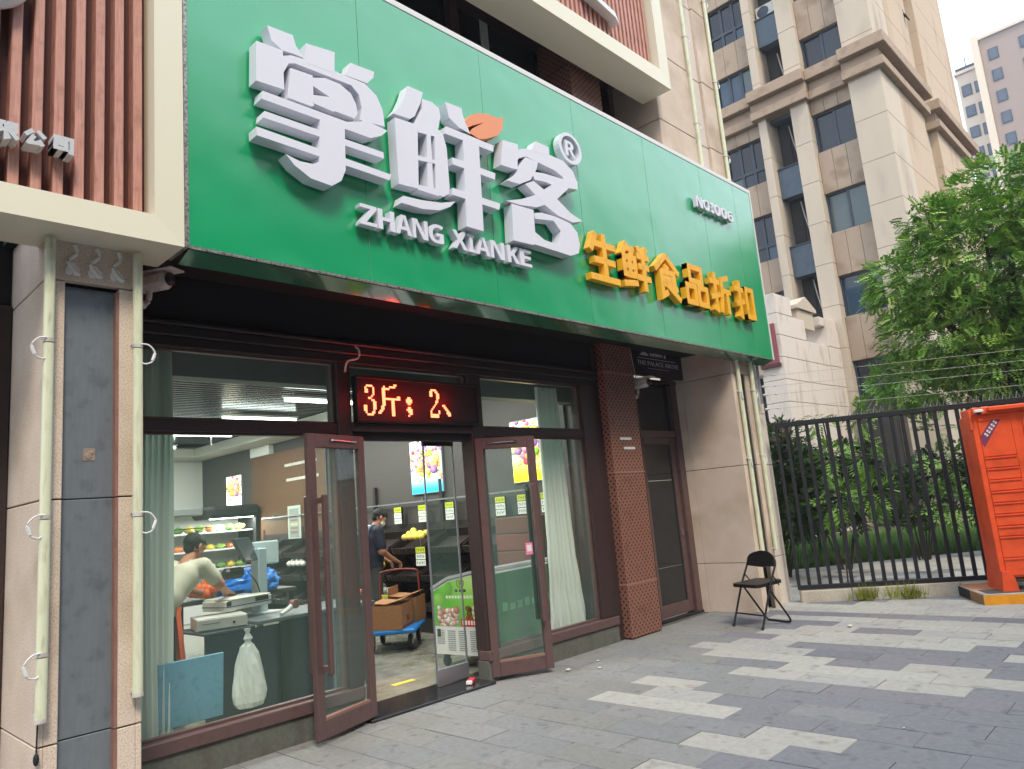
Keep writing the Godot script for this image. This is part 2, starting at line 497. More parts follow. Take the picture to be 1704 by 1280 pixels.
# ---------------------------------------------------------------- ground
func build_ground() -> void:
	var g := S()
	quad(g, Vector3(-200, -0.16, 300), Vector3(300, -0.16, 300), Vector3(300, -0.16, -250), Vector3(-200, -0.16, -250))
	kind(put(g, "ground", MT.asphalt))
	# pavement: bed with sunken joints, slabs one by one
	var pave := base("pavement")
	kind(pave)
	xb("bed", -3.0, 13.2, -0.15, -0.012, -0.35, 9.0, MT.joint, pave)
	var rw := 0.2855
	var un := 0.293
	var light := {}
	# light slabs seen in the picture: row (from x = 4.64), first half-slab, last half-slab (from z = 1.17)
	for a in [[-3, 5, 12], [-2, 4, 8], [-1, 5, 6], [0, 0, 4], [1, 1, 3], [1, 7, 9], [2, 0, 2], [2, 8, 11], [3, 9, 14], [4, 2, 8], [5, 3, 9], [5, 9, 15], [6, 1, 4], [6, 6, 8], [7, -1, 2], [8, 0, 2], [9, 1, 7], [10, 1, 7], [11, 1, 3], [11, 5, 10], [12, 2, 12], [8, 9, 13], [7, 10, 13], [10, 10, 14], [13, -1, 13], [15, -2, 14], [16, -2, 14], [-5, 3, 6], [-6, 2, 9], [-7, 4, 8], [-8, 6, 9], [-4, 6, 8]]:
		for u in range(a[1], a[2]):
			light[Vector2i(a[0], u)] = true
	var meshes := []
	for k in 3:
		var st := S()
		cbox(st, Vector3(0, -0.015, 0), Vector3(rw - 0.005 - 0.001 * k, 0.03, un * 2 - 0.005 - 0.001 * k), 0.003)
		st.generate_normals()
		meshes.append(st.commit())
	var hb := S()
	cbox(hb, Vector3(0, -0.015, 0), Vector3(rw - 0.006, 0.03, un - 0.006), 0.003)
	hb.generate_normals()
	var half := hb.commit()
	var spare := S()
	for row in range(-17, 30):
		var x := 4.78 + row * rw - (0.0 if row < 13 else 0.0)
		var u0 := -6 if posmod(row, 2) == 0 else -5
		for k in range(0, 16):
			var u := u0 + k * 2
			var z := 1.17 + (u + 1) * un
			if z - un < -0.2: continue
			var is_light := light.has(Vector2i(row, u)) or light.has(Vector2i(row, u + 1))
			if x < 3.7 or z > 5.2: is_light = x > 2.6 and z > 2.3 and rng.randf() < 0.4
			if row >= 17: is_light = rng.randf() < 0.75
			var dusty := clampf(2.6 - z * 0.95 - maxf(0.0, x - 4.2) * 0.45, 0.0, 1.0)
			var pool: Array = MT.light_slabs if is_light else (MT.dusty_slabs if rng.randf() < dusty * 3.0 else MT.slabs)
			var m: Material = pool[rng.randi() % pool.size()]
			var y := rng.randf_range(-0.0025, 0.0015)
			var in_view := x > 1.2 and x < 11.0 and z < 5.0 and z > -0.1 and z < 1.2 + x * 0.42 and z > 2.6 - x * 1.1
			var xf := Transform3D(Basis(Vector3.UP, rng.randf_range(-0.003, 0.003)), Vector3(x, y, z))
			if z - un < -0.05:
				continue
			if in_view:
				inst(meshes[rng.randi() % 3], "paving_slab", m, pave, xf)
			else:
				cbox(spare, Vector3(0, -0.015, 0), Vector3(rw - 0.006, 0.03, un * 2 - 0.006), 0.0, xf)
	kind(put(spare, "paving_slabs", MT.slabs[1], pave), "stuff")
	# the strip of slabs along the shop front, cut to meet it
	for row in range(-10, 14):
		var x := 4.78 + row * rw
		if x > 8.6 or posmod(row, 2) == 0: continue
		inst(half, "paving_slab", MT.dusty_slabs[rng.randi() % 3], pave, Transform3D(Basis(), Vector3(x, -0.001, 0.145)))
	# concrete apron between the slabs and the fence
	xb("apron", 9.7, 13.1, -0.14, -0.001, -0.3, 0.9, MT.concrete, pave)

# ---------------------------------------------------------------- shop front
func win(called: String, x0: float, x1: float, y0: float, y1: float, z: float, parent: Node, glassm: Material, d := 0.012) -> MeshInstance3D:
	return xb(called, x0, x1, y0, y1, z - d / 2, z + d / 2, glassm, parent)

func build_facade() -> void:
	var b := base("shop_building")
	tag(b, "shop front with brown framed glazing, open glass doors and stone pillars under the green sign", "building")
	# plain shell: side walls, back, roof slab
	xb("wall", 0.9, 1.06, 0, 3.6, -11.0, -0.42, MT.wall_white, b)
	xb("wall", 6.92, 7.1, 0, 3.6, -10.2, -0.36, MT.wall_grey, b)
	xb("wall", 0.9, 7.1, 0, 3.6, -11.2, -11.0, MT.wall_white, b)
	xb("upper_wall", 0.9, 7.72, 5.4, 6.05, -0.4, -0.1, MT.stone, b)
	xb("upper_wall", 0.9, 7.72, 6.98, 12.0, -0.4, -0.1, MT.stone, b)
	xb("roof", 0.9, 9.4, 11.9, 12.1, -11.0, 0.6, MT.concrete, b)
	xb("upper_floor", 0.9, 9.3, 3.72, 3.9, -11.0, -0.02, MT.soffit, b)
	xb("soffit", 1.545, 8.7, 3.32, 3.36, -0.12, 0.8, MT.soffit, b)
	xb("fascia_board", 1.545, 6.75, 2.975, 3.32, -0.06, 0.0, MT.soffit, b)
	xb("upper_wall", 1.0, 7.72, 3.36, 5.4, -0.1, 0.1, MT.soffit, b)
	# left pillar: slabs of speckled stone round a recessed steel strip
	var lp := base("stone_pillar", Vector3.ZERO, 0, b)
	xb("core", 1.08, 1.52, -0.1, 3.36, -0.42, 0.58, MT.black, lp)
	var ys := [-0.1, 0.545, 1.755, 2.955, 3.36]
	for i in 4:
		xb("stone_slab", 1.055, 1.085, ys[i] + 0.004, ys[i + 1] - 0.004, -0.42, 0.65, MT.stone, lp, 0.004)
		xb("stone_slab", 1.515, 1.545, ys[i] + 0.004, ys[i + 1] - 0.004, -0.1, 0.65, MT.stone, lp, 0.004)
		if i < 3:
			xb("stone_slab", 1.086, 1.148, ys[i] + 0.004, ys[i + 1] - 0.004, 0.60, 0.649, MT.stone, lp, 0.003)
			xb("stone_slab", 1.425, 1.514, ys[i] + 0.004, ys[i + 1] - 0.004, 0.60, 0.649, MT.stone, lp, 0.003)
			xb("steel_panel", 1.15, 1.423, ys[i] + 0.003, minf(ys[i + 1] - 0.003, 2.94), 0.575, 0.602, MT.steel, lp, 0.003)
			xb("reveal", 1.408, 1.4235, ys[i] + 0.003, minf(ys[i + 1] - 0.003, 2.93), 0.603, 0.648, MT.perf_band, lp)
		else:
			xb("stone_slab", 1.086, 1.514, ys[i] + 0.004, ys[i + 1], 0.60, 0.649, MT.stone, lp, 0.003)
	# dried dabs of adhesive where a plate once hung
	var glue := mat(rgb(236, 230, 224), 0.9)
	for k in 3:
		var st := S()
		var x := 1.17 + k * 0.115
		tube(st, arc([Vector3(x + 0.02, 3.17, 0.652), Vector3(x + 0.03, 3.12, 0.652), Vector3(x - 0.01, 3.07, 0.652), Vector3(x + 0.02, 3.02, 0.652), Vector3(x + 0.05, 3.0, 0.652)]), 0.012, 6)
		for q in 3:
			ball(st, Vector3(x - 0.005 + q * 0.018, 3.02 + q % 2 * 0.02, 0.651), Vector3(0.022, 0.03, 0.004), 5)
		put(st, "adhesive_mark", glue, lp)
	var scar := S()
	cbox(scar, Vector3(1.29, 1.995, 0.6035), Vector3(0.06, 0.068, 0.003), 0.001)
	ball(scar, Vector3(1.285, 1.985, 0.605), Vector3(0.02, 0.02, 0.003), 5)
	ball(scar, Vector3(1.30, 2.005, 0.605), Vector3(0.016, 0.012, 0.003), 5)
	put(scar, "adhesive_mark", mat(rgb(150, 132, 120), 0.8), lp)
	# glazing: kick stones, sills, posts, transoms, head
	var gz := base("glazing", Vector3.ZERO, 0, b)
	for r in [[1.545, 3.38], [4.70, 6.66]]:
		xb("kick_stone", r[0], r[1], -0.1, 0.178, -0.12, 0.03, MT.kick, gz, 0.003)
		xb("sill", r[0], r[1], 0.18, 0.268, -0.1, 0.052, MT.frame, gz, 0.006)
	for p in [[1.60, 1.70], [3.255, 3.385], [4.705, 4.865], [6.40, 6.66]]:
		xb("post", p[0], p[1], 0.269, 2.80, -0.13, 0.03, MT.frame_dark, gz, 0.005)
	for p in [[3.262, 3.378], [4.712, 4.858]]:
		xb("post", p[0], p[1], -0.02, 0.268, -0.128, 0.0285, MT.frame_dark, gz, 0.005)
	xb("post", 6.665, 6.76, -0.02, 3.3, -0.1, 0.015, MT.frame_dark, gz, 0.005)
	for r in [[1.70, 3.255], [4.865, 6.40]]:
		xb("transom", r[0], r[1], 2.215, 2.298, -0.1, 0.02, MT.frame_dark, gz, 0.005)
	xb("transom", 3.385, 4.705, 2.235, 2.30, -0.13, 0.034, MT.frame_dark, gz, 0.005)
	xb("transom", 3.385, 4.705, 2.17, 2.232, -0.10, -0.01, MT.black, gz)
	xb("head", 1.545, 6.66, 2.802, 2.87, -0.12, 0.034, MT.head, gz, 0.005)
	xb("head", 1.545, 6.66, 2.871, 2.94, -0.12, 0.062, MT.head, gz, 0.008)
	xb("head", 1.545, 6.66, 2.941, 2.974, -0.12, 0.09, MT.head, gz, 0.008)
	for r in [[1.70, 3.255, 0.268, 2.215], [1.70, 3.255, 2.298, 2.802], [4.865, 6.40, 0.268, 2.215], [4.865, 6.40, 2.298, 2.802], [3.385, 4.705, 2.30, 2.802]]:
		win("pane", r[0], r[1], r[2], r[3], -0.035, gz, MT.glass)
		for bead in [[r[0], r[1], r[2], r[2] + 0.018], [r[0], r[1], r[3] - 0.018, r[3]]]:
			xb("bead", bead[0] + 0.001, bead[1] - 0.001, bead[2] + 0.0005, bead[3] - 0.0005, -0.06, -0.012, MT.frame, gz)
		for bx in [r[0], r[1] - 0.018]:
			xb("bead", bx + 0.0005, bx + 0.0175, r[2] + 0.0185, r[3] - 0.0185, -0.06, -0.012, MT.frame, gz)
	xb("threshold", 3.385, 4.705, -0.1, 0.022, -0.36, 0.10, MT.sill_stone, b, 0.006)
	# the two leaves, swung open
	swing_door(b, Vector3(3.455, 0.035, 0.05), deg_to_rad(196.5), 0.645, -1)
	swing_door(b, Vector3(4.735, 0.035, 0.02), deg_to_rad(-26), 0.60, 1)
	# column clad in perforated sheet
	var col := base("perforated_column", Vector3.ZERO, 0, b)
	var cy := [0.0, 0.575, 1.808, 2.965, 3.32]
	for i in 4:
		xb("perforated_sheet", 6.76, 7.345, cy[i] + 0.012, cy[i + 1] - 0.012, -0.1, 0.12, MT.perforated, col, 0.004)
		if i > 0: xb("band", 6.756, 7.349, cy[i] - 0.0115, cy[i] + 0.0115, -0.1, 0.1235, MT.perf_band, col, 0.002)
	for s in [[6.93, 2.18, 0.0], [6.985, 2.07, 0.03]]:
		xb("tape_scrap", s[0], s[0] + 0.22, s[1], s[1] + 0.028, 0.1215, 0.1235, MT.white, col)
	# narrow side entrance beyond the column
	var sd := base("side_entrance", Vector3.ZERO, 0, b)
	xb("wall", 7.345, 7.62, 0, 3.32, -0.4, -0.06, MT.black, sd)
	for p in [[7.62, 7.75], [8.57, 8.70]]:
		xb("jamb", p[0], p[1], 0, 2.96, -0.3, -0.135, MT.frame, sd, 0.005)
	xb("transom", 7.75, 8.57, 2.262, 2.345, -0.26, -0.15, MT.frame, sd, 0.005)
	xb("head", 7.62, 8.70, 2.96, 3.01, -0.3, -0.12, MT.head, sd, 0.005)
	xb("dark_pane", 7.75, 8.57, 2.345, 2.96, -0.22, -0.205, MT.dark_glass, sd)
	xb("threshold", 7.62, 8.70, -0.05, 0.02, -0.4, -0.12, MT.sill_stone, sd, 0.004)
	for p in [[7.755, 7.85], [8.46, 8.565]]:
		xb("stile", p[0], p[1], 0.03, 2.255, -0.23, -0.18, MT.frame, sd, 0.005)
	xb("rail", 7.85, 8.46, 0.03, 0.175, -0.23, -0.18, MT.frame, sd, 0.005)
	xb("rail", 7.85, 8.46, 2.17, 2.255, -0.23, -0.18, MT.frame, sd, 0.005)
	for y in [[0.175, 0.62], [0.625, 1.70], [1.705, 2.17]]:
		xb("dark_pane", 7.85, 8.46, y[0], y[1], -0.215, -0.2, MT.dark_glass, sd)
	xb("lock", 8.48, 8.51, 0.98, 1.06, -0.18, -0.17, MT.chrome, sd, 0.003)
	# right pillar with its return wall
	var rp := base("stone_pillar", Vector3.ZERO, 0, b)
	xb("core", 8.73, 9.66, -0.1, 11.9, -0.38, 0.57, MT.black, rp)
	var ry := [-0.1, 0.597, 1.80, 2.985, 4.2, 5.4]
	for i in 5:
		xb("stone_slab", 8.70, 8.73, ry[i] + 0.004, ry[i + 1] - 0.004, -0.36, -0.0375, MT.stone, rp, 0.003)
		xb("stone_slab", 8.70, 8.73, ry[i] + 0.004, ry[i + 1] - 0.004, -0.0325, 0.70, MT.stone, rp, 0.003)
		xb("stone_slab", 9.205, 9.72, ry[i] + 0.004, ry[i + 1] - 0.004, 0.57, 0.60, MT.pale_stone, rp, 0.003)
		xb("stone_slab", 9.69, 9.72, ry[i] + 0.004, ry[i + 1] - 0.004, -0.3, 0.568, MT.pale_stone, rp, 0.003)
		xb("stone_slab", 9.17, 9.2, ry[i] + 0.004, ry[i + 1] - 0.004, 0.571, 0.668, MT.stone, rp, 0.003)
		if i < 3:
			xb("stone_slab", 8.731, 8.83, ry[i] + 0.004, ry[i + 1] - 0.004, 0.66, 0.699, MT.stone, rp, 0.003)
			xb("stone_slab", 9.07, 9.2, ry[i] + 0.004, ry[i + 1] - 0.004, 0.67, 0.699, MT.stone, rp, 0.003)
			xb("steel_panel", 8.831, 9.069, ry[i] + 0.003, minf(ry[i + 1] - 0.003, 2.95), 0.572, 0.59, MT.head, rp, 0.003)
		else:
			xb("stone_slab", 8.731, 9.2, ry[i] + 0.004, ry[i + 1] - 0.004, 0.67, 0.699, MT.stone, rp, 0.003)
	for y in [0.85, 1.35, 2.5]:
		xb("stone_slab", 9.206, 9.71, y, y + 0.012, 0.60, 0.606, MT.pale_stone, rp, 0.002)
	# stone pier above the sign
	var up := base("upper_pier", Vector3.ZERO, 0, b)
	var uy := [5.404, 6.2, 7.2, 8.35, 9.5, 10.7, 11.9]
	for i in 6:
		xb("stone_slab", 7.72, 8.60, uy[i] + 0.005, uy[i + 1] - 0.005, -0.3, 0.70, MT.stone, up, 0.004)
		xb("stone_slab", 8.605, 9.0, uy[i] + 0.005, uy[i + 1] - 0.005, 0.3, 0.66, MT.pale_stone, up, 0.004)
		xb("stone_slab", 9.005, 9.44, uy[i] + 0.005, uy[i + 1] - 0.005, 0.3, 0.70, MT.stone, up, 0.004)
	# upper windows and the column between them
	var uw := base("upper_glazing", Vector3.ZERO, 0, b)
	xb("dark_pane", 1.0, 7.72, 5.0, 7.0, -0.06, -0.045, MT.dark_glass, uw)
	for p in [[2.2, 2.34], [3.5, 3.64], [4.84, 4.96], [6.32, 6.48], [7.12, 7.2], [7.62, 7.72]]:
		xb("mullion", p[0], p[1], 5.2, 7.0, -0.05, 0.05, MT.frame, uw, 0.006)
	xb("head", 1.0, 7.72, 6.9, 7.05, -0.06, 0.25, MT.frame_dark, uw, 0.006)
	xb("head", 1.0, 7.72, 7.051, 7.2, -0.06, 0.6, MT.black, uw)
	for y in [5.4, 6.0, 6.5]:
		xb("perforated_sheet", 6.27, 6.84, y, y + 0.49 + (0.1 if y < 5.5 else 0.0), 0.0, 0.46, MT.perforated, uw, 0.004)
	for k in 2:
		xb("curtain_panel", 5.35 + k * 0.05, 5.42 + k * 0.05, 5.3, 6.9, -0.035, -0.025, MT.curtain, uw)

func swing_door(b: Node3D, hinge: Vector3, turn: float, w: float, side: int) -> void:   # side: which face looks at the street
	var d := base("glass_door", hinge, turn, b)
	var h := 2.15
	xb("stile", 0.0, 0.075, 0, h, -0.022, 0.022, MT.frame, d, 0.005)
	xb("stile", w - 0.08, w, 0, h, -0.022, 0.022, MT.frame, d, 0.005)
	xb("rail", 0.0755, w - 0.0805, 0, 0.125, -0.0215, 0.0215, MT.frame, d, 0.005)
	xb("rail", 0.0755, w - 0.0805, h - 0.105, h, -0.0215, 0.0215, MT.frame, d, 0.005)
	win("pane", 0.0755, w - 0.0805, 0.125, h - 0.105, 0.0, d, MT.glass, 0.01)
	xb("bead", 0.076, w - 0.081, 0.1255, 0.14, -0.018, 0.018, MT.perf_band, d)
	for s in [-1, 1]:
		var st := S()
		var z0: float = 0.085 * s
		cbox(st, Vector3(w - 0.08, 1.06, z0), Vector3(0.04, 1.26, 0.034), 0.005)
		for y in [0.47, 1.65]:
			cbox(st, Vector3(w - 0.08, y, (z0 + 0.02 * s) * 0.5), Vector3(0.038, 0.04, absf(z0) - 0.02), 0.003)
		put(st, "handle", MT.frame if side == s or side < 0 else MT.black_metal, d)
	var cl := S()
	var zc := 0.03 * side
	cbox(cl, Vector3(0.14, h - 0.05, zc), Vector3(0.06, 0.012, 0.012), 0.003)
	tube(cl, [Vector3(0.17, h - 0.05, zc), Vector3(0.38, h - 0.045, zc)], 0.006, 6)
	cbox(cl, Vector3(0.395, h - 0.045, zc), Vector3(0.03, 0.02, 0.014), 0.003)
	put(cl, "closer_arm", MT.chrome, d)
	for y in [0.25, 1.1, 1.95]:
		var hg := S()
		tube(hg, [Vector3(-0.008, y, 0), Vector3(-0.008, y + 0.1, 0)], 0.009, 8)
		put(hg, "hinge", MT.chrome, d)

# ---------------------------------------------------------------- green sign
func flat(a: Array) -> PackedVector2Array:
	var p := PackedVector2Array()
	for i in range(0, a.size(), 2):
		p.append(Vector2(a[i], a[i + 1]))
	return p

func raised(called: String, polys: Array, z0: float, z1: float, m: Material, parent: Node, shift := Vector2.ZERO, size := Vector2.ONE) -> MeshInstance3D:
	var st := S()
	var k := 0
	for a in polys:
		var p: PackedVector2Array = flat(a) if a is Array else a
		for i in p.size():
			p[i] = p[i] * size + shift
		prism(st, p, z0, z1 + k * 0.0007)
		k += 1
	return put(st, called, m, parent)

func strokes(lines: Array, w: float, size: Vector2) -> Array:   # brush lines in a unit square -> outlines
	var out := []
	for l in lines:
		var p := flat(l)
		for i in p.size(): p[i] = p[i] * size
		if p.size() > 2 and p[0].is_equal_approx(p[p.size() - 1]):   # a closed ring: four bars
			for i in p.size() - 1:
				var d := (p[i + 1] - p[i]).normalized() * w * 0.5
				for q in Geometry2D.offset_polyline(PackedVector2Array([p[i] - d, p[i + 1] + d]), w * 0.5, Geometry2D.JOIN_MITER, Geometry2D.END_BUTT): out.append(q)
		else:
			for q in Geometry2D.offset_polyline(p, w * 0.5, Geometry2D.JOIN_MITER, Geometry2D.END_BUTT): out.append(q)
	return out

func letters(called: String, text: String, x0: float, x1: float, y0: float, y1: float, z: float, depth: float, m: Material, parent: Node, bold := true) -> MeshInstance3D:
	var f := SystemFont.new()
	f.font_names = PackedStringArray(["Droid Sans"])
	f.font_weight = 700 if bold else 400
	var t := TextMesh.new()
	t.text = text
	t.font = f
	t.font_size = 64
	t.pixel_size = 0.01
	t.depth = 0.1
	t.curve_step = 2.0
	var bb := t.get_aabb()
	var sx := (x1 - x0) / bb.size.x
	var sy := (y1 - y0) / bb.size.y
	var st := S()
	st.append_from(t, 0, Transform3D(Basis.from_scale(Vector3(sx, sy, depth / 0.1)), Vector3(x0 - bb.position.x * sx, y0 - bb.position.y * sy, z + depth * 0.5)))
	var o := MeshInstance3D.new()
	o.name = called
	o.mesh = st.commit()
	o.material_override = m
	parent.add_child(o, true)
	return o

var HAN := {
	"sheng": [[.30, .99, .10, .60], [.22, .76, .94, .76], [.18, .42, .88, .42], [.02, .05, .98, .05], [.54, 1, .54, .05]],
	"fish": [[.22, 1, .02, .70], [.16, .88, .42, .88, .30, .70], [.07, .68, .46, .68, .46, .30, .07, .30, .07, .68], [.265, .68, .265, .30], [.07, .49, .46, .49], [.0, .08, .50, .15], [.60, .99, .68, .82], [.92, 1, .83, .80], [.54, .77, .99, .77], [.56, .54, .96, .54], [.50, .29, 1, .29], [.765, .77, .765, .0]],
	"food": [[.5, 1, .02, .62], [.5, 1, .98, .62], [.42, .74, .58, .67], [.25, .60, .77, .60, .77, .31], [.25, .455, .77, .455], [.25, .32, .77, .32], [.25, .62, .25, .04, .46, .14], [.88, .27, .66, .19], [.42, .32, .96, .0]],
	"goods": [[.24, .94, .78, .94, .78, .60, .24, .60, .24, .94], [.05, .46, .43, .46, .43, .06, .05, .06, .05, .46], [.57, .46, .95, .46, .95, .06, .57, .06, .57, .46]],
	"fold": [[.0, .76, .46, .76], [.25, 1, .25, .05, .1, .1], [.0, .34, .46, .47], [.94, .96, .58, .86, .58, .5, .46, .0], [.58, .58, 1, .58], [.81, .58, .81, .0]],
	"deduct": [[.0, .76, .46, .76], [.25, 1, .25, .05, .1, .1], [.0, .34, .46, .47], [.60, .82, .95, .82, .95, .08, .60, .08, .60, .82]],
	"metal": [[.5, 1, .02, .6], [.5, 1, .98, .6], [.3, .6, .7, .6], [.15, .38, .85, .38], [.5, .6, .5, .03], [.28, .28, .34, .12], [.72, .28, .64, .12], [.02, .03, .98, .03]],
	"joy": [[.15, 1, .15, 0], [.02, .75, .05, .55], [.25, .8, .3, .68], [.5, 1, .55, .85], [.9, 1, .82, .85], [.45, .8, .92, .8, .92, .5, .45, .5, .45, .8], [.58, .5, .52, .2, .36, 0], [.78, .5, .78, .05, 1, .05, 1, .18]],
	"house": [[.5, 1, .52, .88], [.1, .85, 1, .85], [.12, .85, .1, .4, 0, 0], [.4, .75, .22, .45], [.3, .55, .3, 0], [.45, .55, 1, .55], [.8, .75, .8, .02, .68, .06], [.55, .4, .62, .25]],
	"limit": [[.06, 1, .06, 0], [.06, .95, .3, .95, .18, .7, .32, .5, .12, .4], [.5, .95, .9, .95, .9, .5, .5, .5], [.5, .72, .9, .72], [.5, .95, .5, .02, .68, .12], [.9, .4, .72, .3], [.62, .5, 1, 0]],
	"public": [[.4, .95, .05, .55], [.6, .95, .95, .55], [.45, .6, .2, .08, .75, .14], [.65, .35, .85, 0]],
	"manage": [[.05, .92, .92, .92, .92, .05, .75, .08], [.08, .7, .75, .7], [.15, .5, .65, .5, .65, .18, .15, .18, .15, .5]],
}

func build_sign() -> void:
	var s := base("green_shop_sign")
	tag(s, "long green shop fascia sign with big white and golden raised characters", "shop sign")
	var xs := [1.735, 3.035, 4.345, 5.64, 6.93, 8.2, 9.095, 9.6]
	for i in xs.size() - 1:
		var st := S()
		var x0: float = xs[i] + (0.0015 if i else 0.0)
		var x1: float = xs[i + 1] - 0.0015
		eb(st, x0, x1, 3.21, 5.6, 0.845, 0.88, 0.002)
		put(st, "panel", MT.sign, s)
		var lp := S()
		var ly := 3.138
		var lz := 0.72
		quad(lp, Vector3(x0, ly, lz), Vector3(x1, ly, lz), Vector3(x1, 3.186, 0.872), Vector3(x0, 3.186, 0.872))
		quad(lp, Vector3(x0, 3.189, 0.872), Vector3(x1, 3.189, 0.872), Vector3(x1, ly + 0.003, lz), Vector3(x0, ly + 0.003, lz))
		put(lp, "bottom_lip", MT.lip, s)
	xb("backing", 1.76, 9.58, 3.215, 5.58, 0.62, 0.84, MT.black, s)
	xb("edge_trim", 1.735, 9.6, 5.602, 5.66, 0.62, 0.885, MT.white, s, 0.004)
	xb("edge_trim", 1.735, 9.6, 3.188, 3.2085, 0.8785, 0.886, MT.trim, s, 0.002)
	xb("edge_trim", 1.706, 1.7335, 3.19, 5.66, 0.62, 0.892, MT.trim, s, 0.004)
	xb("edge_trim", 9.6015, 9.625, 3.19, 5.66, 0.62, 0.888, MT.white, s, 0.003)
	# the three big characters, outlined stroke by stroke
	var big := {
		"palm": [
			[2.22,4.82, 2.41,4.83, 2.43,4.76, 2.49,4.69, 2.41,4.69, 2.33,4.68, 2.25,4.72],
			[2.14,4.67, 2.33,4.68, 2.33,4.39, 2.13,4.38],
			[2.31,4.63, 2.39,4.67, 2.50,4.68, 2.74,4.69, 2.99,4.69, 3.09,4.63, 3.14,4.53, 3.15,4.40, 2.93,4.38, 2.95,4.48, 2.93,4.58, 2.87,4.63, 2.42,4.62, 2.37,4.60, 2.34,4.54, 2.32,4.49],
			[2.51,4.81, 2.74,4.84, 2.73,4.67, 2.50,4.66],
			[2.87,4.81, 3.08,4.82, 3.07,4.77, 3.01,4.70, 2.81,4.69, 2.85,4.75],
			[2.38,4.57, 2.55,4.58, 2.55,4.35, 2.53,4.34, 2.35,4.34],
			[2.54,4.56, 2.65,4.60, 2.77,4.60, 2.86,4.56, 2.90,4.49, 2.91,4.42, 2.88,4.37, 2.81,4.37, 2.69,4.37, 2.70,4.46, 2.55,4.50],
			[2.54,4.43, 2.70,4.47, 2.73,4.43, 2.71,4.36, 2.54,4.37],
			[2.17,4.32, 2.81,4.32, 2.92,4.36, 2.97,4.39, 3.17,4.37, 3.11,4.31, 3.01,4.26, 2.78,4.26, 2.16,4.26],
			[2.18,4.18, 3.12,4.18, 3.12,4.13, 2.17,4.13],
			[2.12,4.05, 3.18,4.02, 3.16,3.97, 2.12,3.99],
			[2.59,4.27, 2.79,4.30, 2.78,3.94, 2.74,3.85, 2.66,3.79, 2.58,3.80, 2.57,3.92],
			[2.32,3.92, 2.42,3.90, 2.52,3.91, 2.60,3.96, 2.68,3.89, 2.66,3.79, 2.50,3.80, 2.38,3.86]],
		"fresh": [
			[3.40,4.83, 3.55,4.83, 3.52,4.73, 3.45,4.59, 3.40,4.55, 3.24,4.54, 3.31,4.63, 3.36,4.73],
			[3.54,4.77, 3.64,4.78, 3.71,4.75, 3.72,4.68, 3.69,4.57, 3.56,4.50, 3.42,4.49, 3.48,4.59, 3.53,4.68],
			[3.25,4.51, 3.42,4.52, 3.47,4.50, 3.44,3.98, 3.25,3.97],
			[3.47,4.52, 3.66,4.57, 3.73,4.53, 3.73,4.49, 3.47,4.46],
			[3.56,4.50, 3.60,4.51, 3.59,4.01, 3.53,3.99],
			[3.64,4.51, 3.73,4.53, 3.76,4.42, 3.76,4.08, 3.75,4.02, 3.69,3.98, 3.61,3.98],
			[3.45,4.26, 3.64,4.27, 3.63,4.24, 3.45,4.22],
			[3.43,4.01, 3.63,4.03, 3.64,3.97, 3.43,3.97],
			[3.28,3.88, 3.45,3.89, 3.66,3.92, 3.81,3.97, 3.75,3.91, 3.63,3.85, 3.46,3.82, 3.26,3.82],
			[3.78,4.83, 3.96,4.84, 3.97,4.77, 4.04,4.63, 3.91,4.65, 3.81,4.70],
			[3.77,4.61, 4.31,4.61, 4.30,4.55, 3.75,4.54],
			[3.81,4.35, 4.30,4.35, 4.29,4.29, 3.81,4.29],
			[3.79,4.08, 4.33,4.08, 4.31,4.02, 3.78,4.02],
			[3.95,4.61, 4.13,4.61, 4.10,3.78, 3.91,3.78]],
		"guest": [
			[4.44,4.71, 4.64,4.73, 4.60,4.48, 4.57,4.47, 4.39,4.46],
			[4.61,4.67, 4.76,4.73, 5.06,4.76, 5.27,4.76, 5.41,4.69, 5.45,4.60, 5.45,4.51, 5.32,4.50, 5.23,4.59, 5.12,4.62, 4.73,4.64, 4.64,4.60, 4.60,4.56],
			[4.89,4.84, 5.07,4.84, 5.07,4.74, 4.81,4.72],
			[4.72,4.63, 4.89,4.63, 4.86,4.55, 4.76,4.42, 4.61,4.34, 4.45,4.33, 4.57,4.42, 4.65,4.54],
			[4.79,4.51, 4.95,4.54, 5.22,4.56, 5.46,4.60, 5.45,4.51, 5.32,4.49, 5.15,4.45, 4.97,4.46, 4.82,4.44],
			[5.15,4.52, 5.35,4.54, 5.29,4.47, 5.06,4.28, 4.81,4.17, 4.61,4.14, 4.41,4.13, 4.62,4.20, 4.83,4.30, 5.01,4.42],
			[4.68,4.36, 4.80,4.42, 4.95,4.37, 5.13,4.32, 5.30,4.23, 5.48,4.19, 5.32,4.14, 5.10,4.16, 4.93,4.22, 4.77,4.31],
			[4.48,4.12, 4.76,4.13, 4.75,3.82, 4.72,3.79, 4.46,3.78],
			[4.76,4.10, 4.86,4.13, 5.07,4.14, 5.28,4.12, 5.37,4.05, 5.39,3.94, 5.36,3.84, 5.23,3.79, 5.07,3.81, 5.12,4.01, 5.03,4.09, 4.77,4.05],
			[4.75,3.92, 4.87,3.87, 5.09,3.86, 5.23,3.79, 4.72,3.80]],
	}
	for k in big:
		raised("character", big[k], 0.9, 0.998, MT.letter, s)
	raised("leaf", [[4.01,4.68, 4.01,4.75, 4.07,4.82, 4.17,4.87, 4.29,4.90, 4.40,4.90, 4.47,4.94, 4.46,4.88, 4.22,4.80, 4.09,4.73],
		[4.46,4.88, 4.45,4.82, 4.38,4.73, 4.25,4.66, 4.14,4.62, 4.04,4.64, 4.08,4.70, 4.22,4.80]], 0.9, 1.0, MT.leaf_orange, s)
	# registered mark: ring and letter
	var ring := S()
